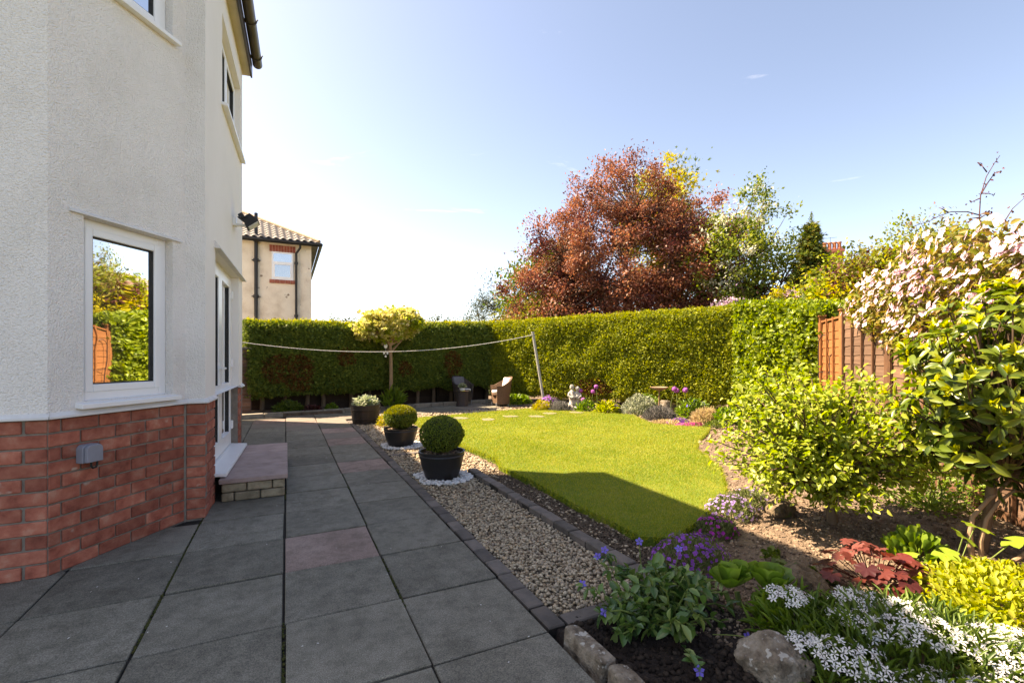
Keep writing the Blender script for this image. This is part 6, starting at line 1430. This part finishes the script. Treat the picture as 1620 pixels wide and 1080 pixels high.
st.build('stalks', MT['heuch'], hu)['kind'] = 'stuff'
mound('low_green_clump', 'low green leafy clump behind the dark red plant', VS(2.60, 3.02), .17, .13, .13, 150, MT['fresh'], .075, .04, T_SPOON, up=.8)
for i, (r_, f_, s_) in enumerate([(1.70, 3.05, .07), (1.66, 2.9, .05), (1.80, 2.82, .045), (1.86, 2.74, .04)]):
    mound('seedling', ['small tufted plant with a red bud on the bare soil', 'small round leaved seedling just below the tufted one', 'tiny seedling beside the brown mossy rock', 'tiniest seedling near the dark red plant'][i], VS(r_, f_), s_, s_, s_*.9, 34, MT['aub_leaf'] if i % 2 else MT['green'], .035, .028, T_ROUND)
# white flowering bush
wb = mound('white_flowering_bush', 'bush smothered in starry white flowers at the front of the bed', V(1.66, 1.93, .0), .54, .40, .23, 3600, MT['choi_leaf'], .062, .0095, T_LONG, up=.7, hollow=.35, nst=60, rz=-R(YAW))
cent = [(-.36, .30, .27, .10), (-.05, .28, .26, .12), (.12, .18, .25, .10), (-.42, .02, .17, .08), (-.35, -.14, .19, .15), (-.12, .02, .23, .15), (.0, -.12, .27, .14), (-.25, -.32, .13, .17), (.30, -.02, .21, .12), (.44, .02, .19, .10), (.22, -.2, .22, .14), (.52, -.12, .16, .1), (-.08, -.34, .16, .16), (-.18, .18, .22, .07), (.36, -.3, .2, .16), (.1, -.4, .18, .16), (-.45, -.35, .1, .12), (.55, -.3, .18, .12)]
P = []; N_ = []
for cx, cy, cz, rad in cent:
    m_ = int(62*rad/.12)
    for i in range(m_):
        d = rdir(1)[0]; d[2] = abs(d[2])*.7; p = np.array([cx, cy*.85, cz-.05-.10*max(0, cy)])+d*np.array([rad, rad, rad*.55])*(.6+.4*random.random()); P.append(p); N_.append(d*.7+np.array([0, -.5, .8])+rng.normal(size=3)*.3)
P = np.array(P); N_ = nrm(np.array(N_)); k = len(P); A = nrm(np.cross(rdir(k), N_)); sz_ = .0185*(.75+.45*rng.random(k)); o_ = rng.permutation(k)
leaf_objs('flower', MT['white_fl'], wb, P[o_[:300]], A[o_[:300]], N_[o_[:300]], sz_[o_[:300]], sz_[o_[:300]], T_STAR5)
leaves('flowers', MT['white_fl'], wb, P[o_[300:]], A[o_[300:]], N_[o_[300:]], sz_[o_[300:]], sz_[o_[300:]], T_STAR5)
mound('narrow_leaved_plant', 'narrow fresh green leaves left of the white flowering bush', VS(1.32, 2.22), .17, .13, .20, 260, MT['fresh'], .085, .011, T_LONG, up=.9)
bl = empty('blade_leaved_plant', VS(1.27, 2.2), 0, 'few upright green blades beside the lichen spotted rock', 'plant')
P = np.array([vw(random.uniform(-.03, .05), random.uniform(-.04, .04), 0) for _ in range(7)]); A = nrm(np.array([vw(random.uniform(-.5, .1), 0, 1) for _ in range(7)])); leaf_objs('blade', MT['fresh'], bl, P, A, nrm(rdir(7)*.3+np.array([-SY, -CY, .2])), np.array([.16, .2, .24, .18, .14, .2, .17]), .016, T_BLADE)
# golden spreading plant and lobed leaves
gp_ = mound('golden_spreading_plant', 'golden yellow spreading plant in the sunny corner of the bed', VS(2.48, 2.36), .44, .34, .22, 3600, MT['gold_leaf'], .033, .019, T_LEAF, up=.4)
lp_ = empty('lobed_leaf_plant', VS(2.60, 2.75), 0, 'pale lime lobed leaves on stalks above the golden plant', 'plant')
P = np.array([vw(-.14, -.1, .20), vw(.06, .0, .26), vw(.18, .05, .30), vw(-.02, -.16, .16), vw(.25, -.1, .27), vw(-.22, .05, .13)]); k = len(P)
leaf_objs('leaf', MT['palm_leaf'], lp_, P, nrm(rdir(k)*.4+np.array([.3, -.7, -.1])), nrm(rdir(k)*.35+np.array([0, -.2, 1.])), np.array([.12, .14, .15, .10, .13, .09]), np.array([.12, .14, .15, .10, .13, .09]), T_PALM5)
m = MB()
for p in P: m.tube(bez((0, 0, -.03), tuple(p), .08, 4), .003, 5, False)
m.build('stalks', MT['stem'], lp_)
mound('mid_leafy_clump', 'green seedlings below the golden spreading plant', VS(2.2, 2.2), .2, .16, .12, 240, MT['lime'], .04, .026)
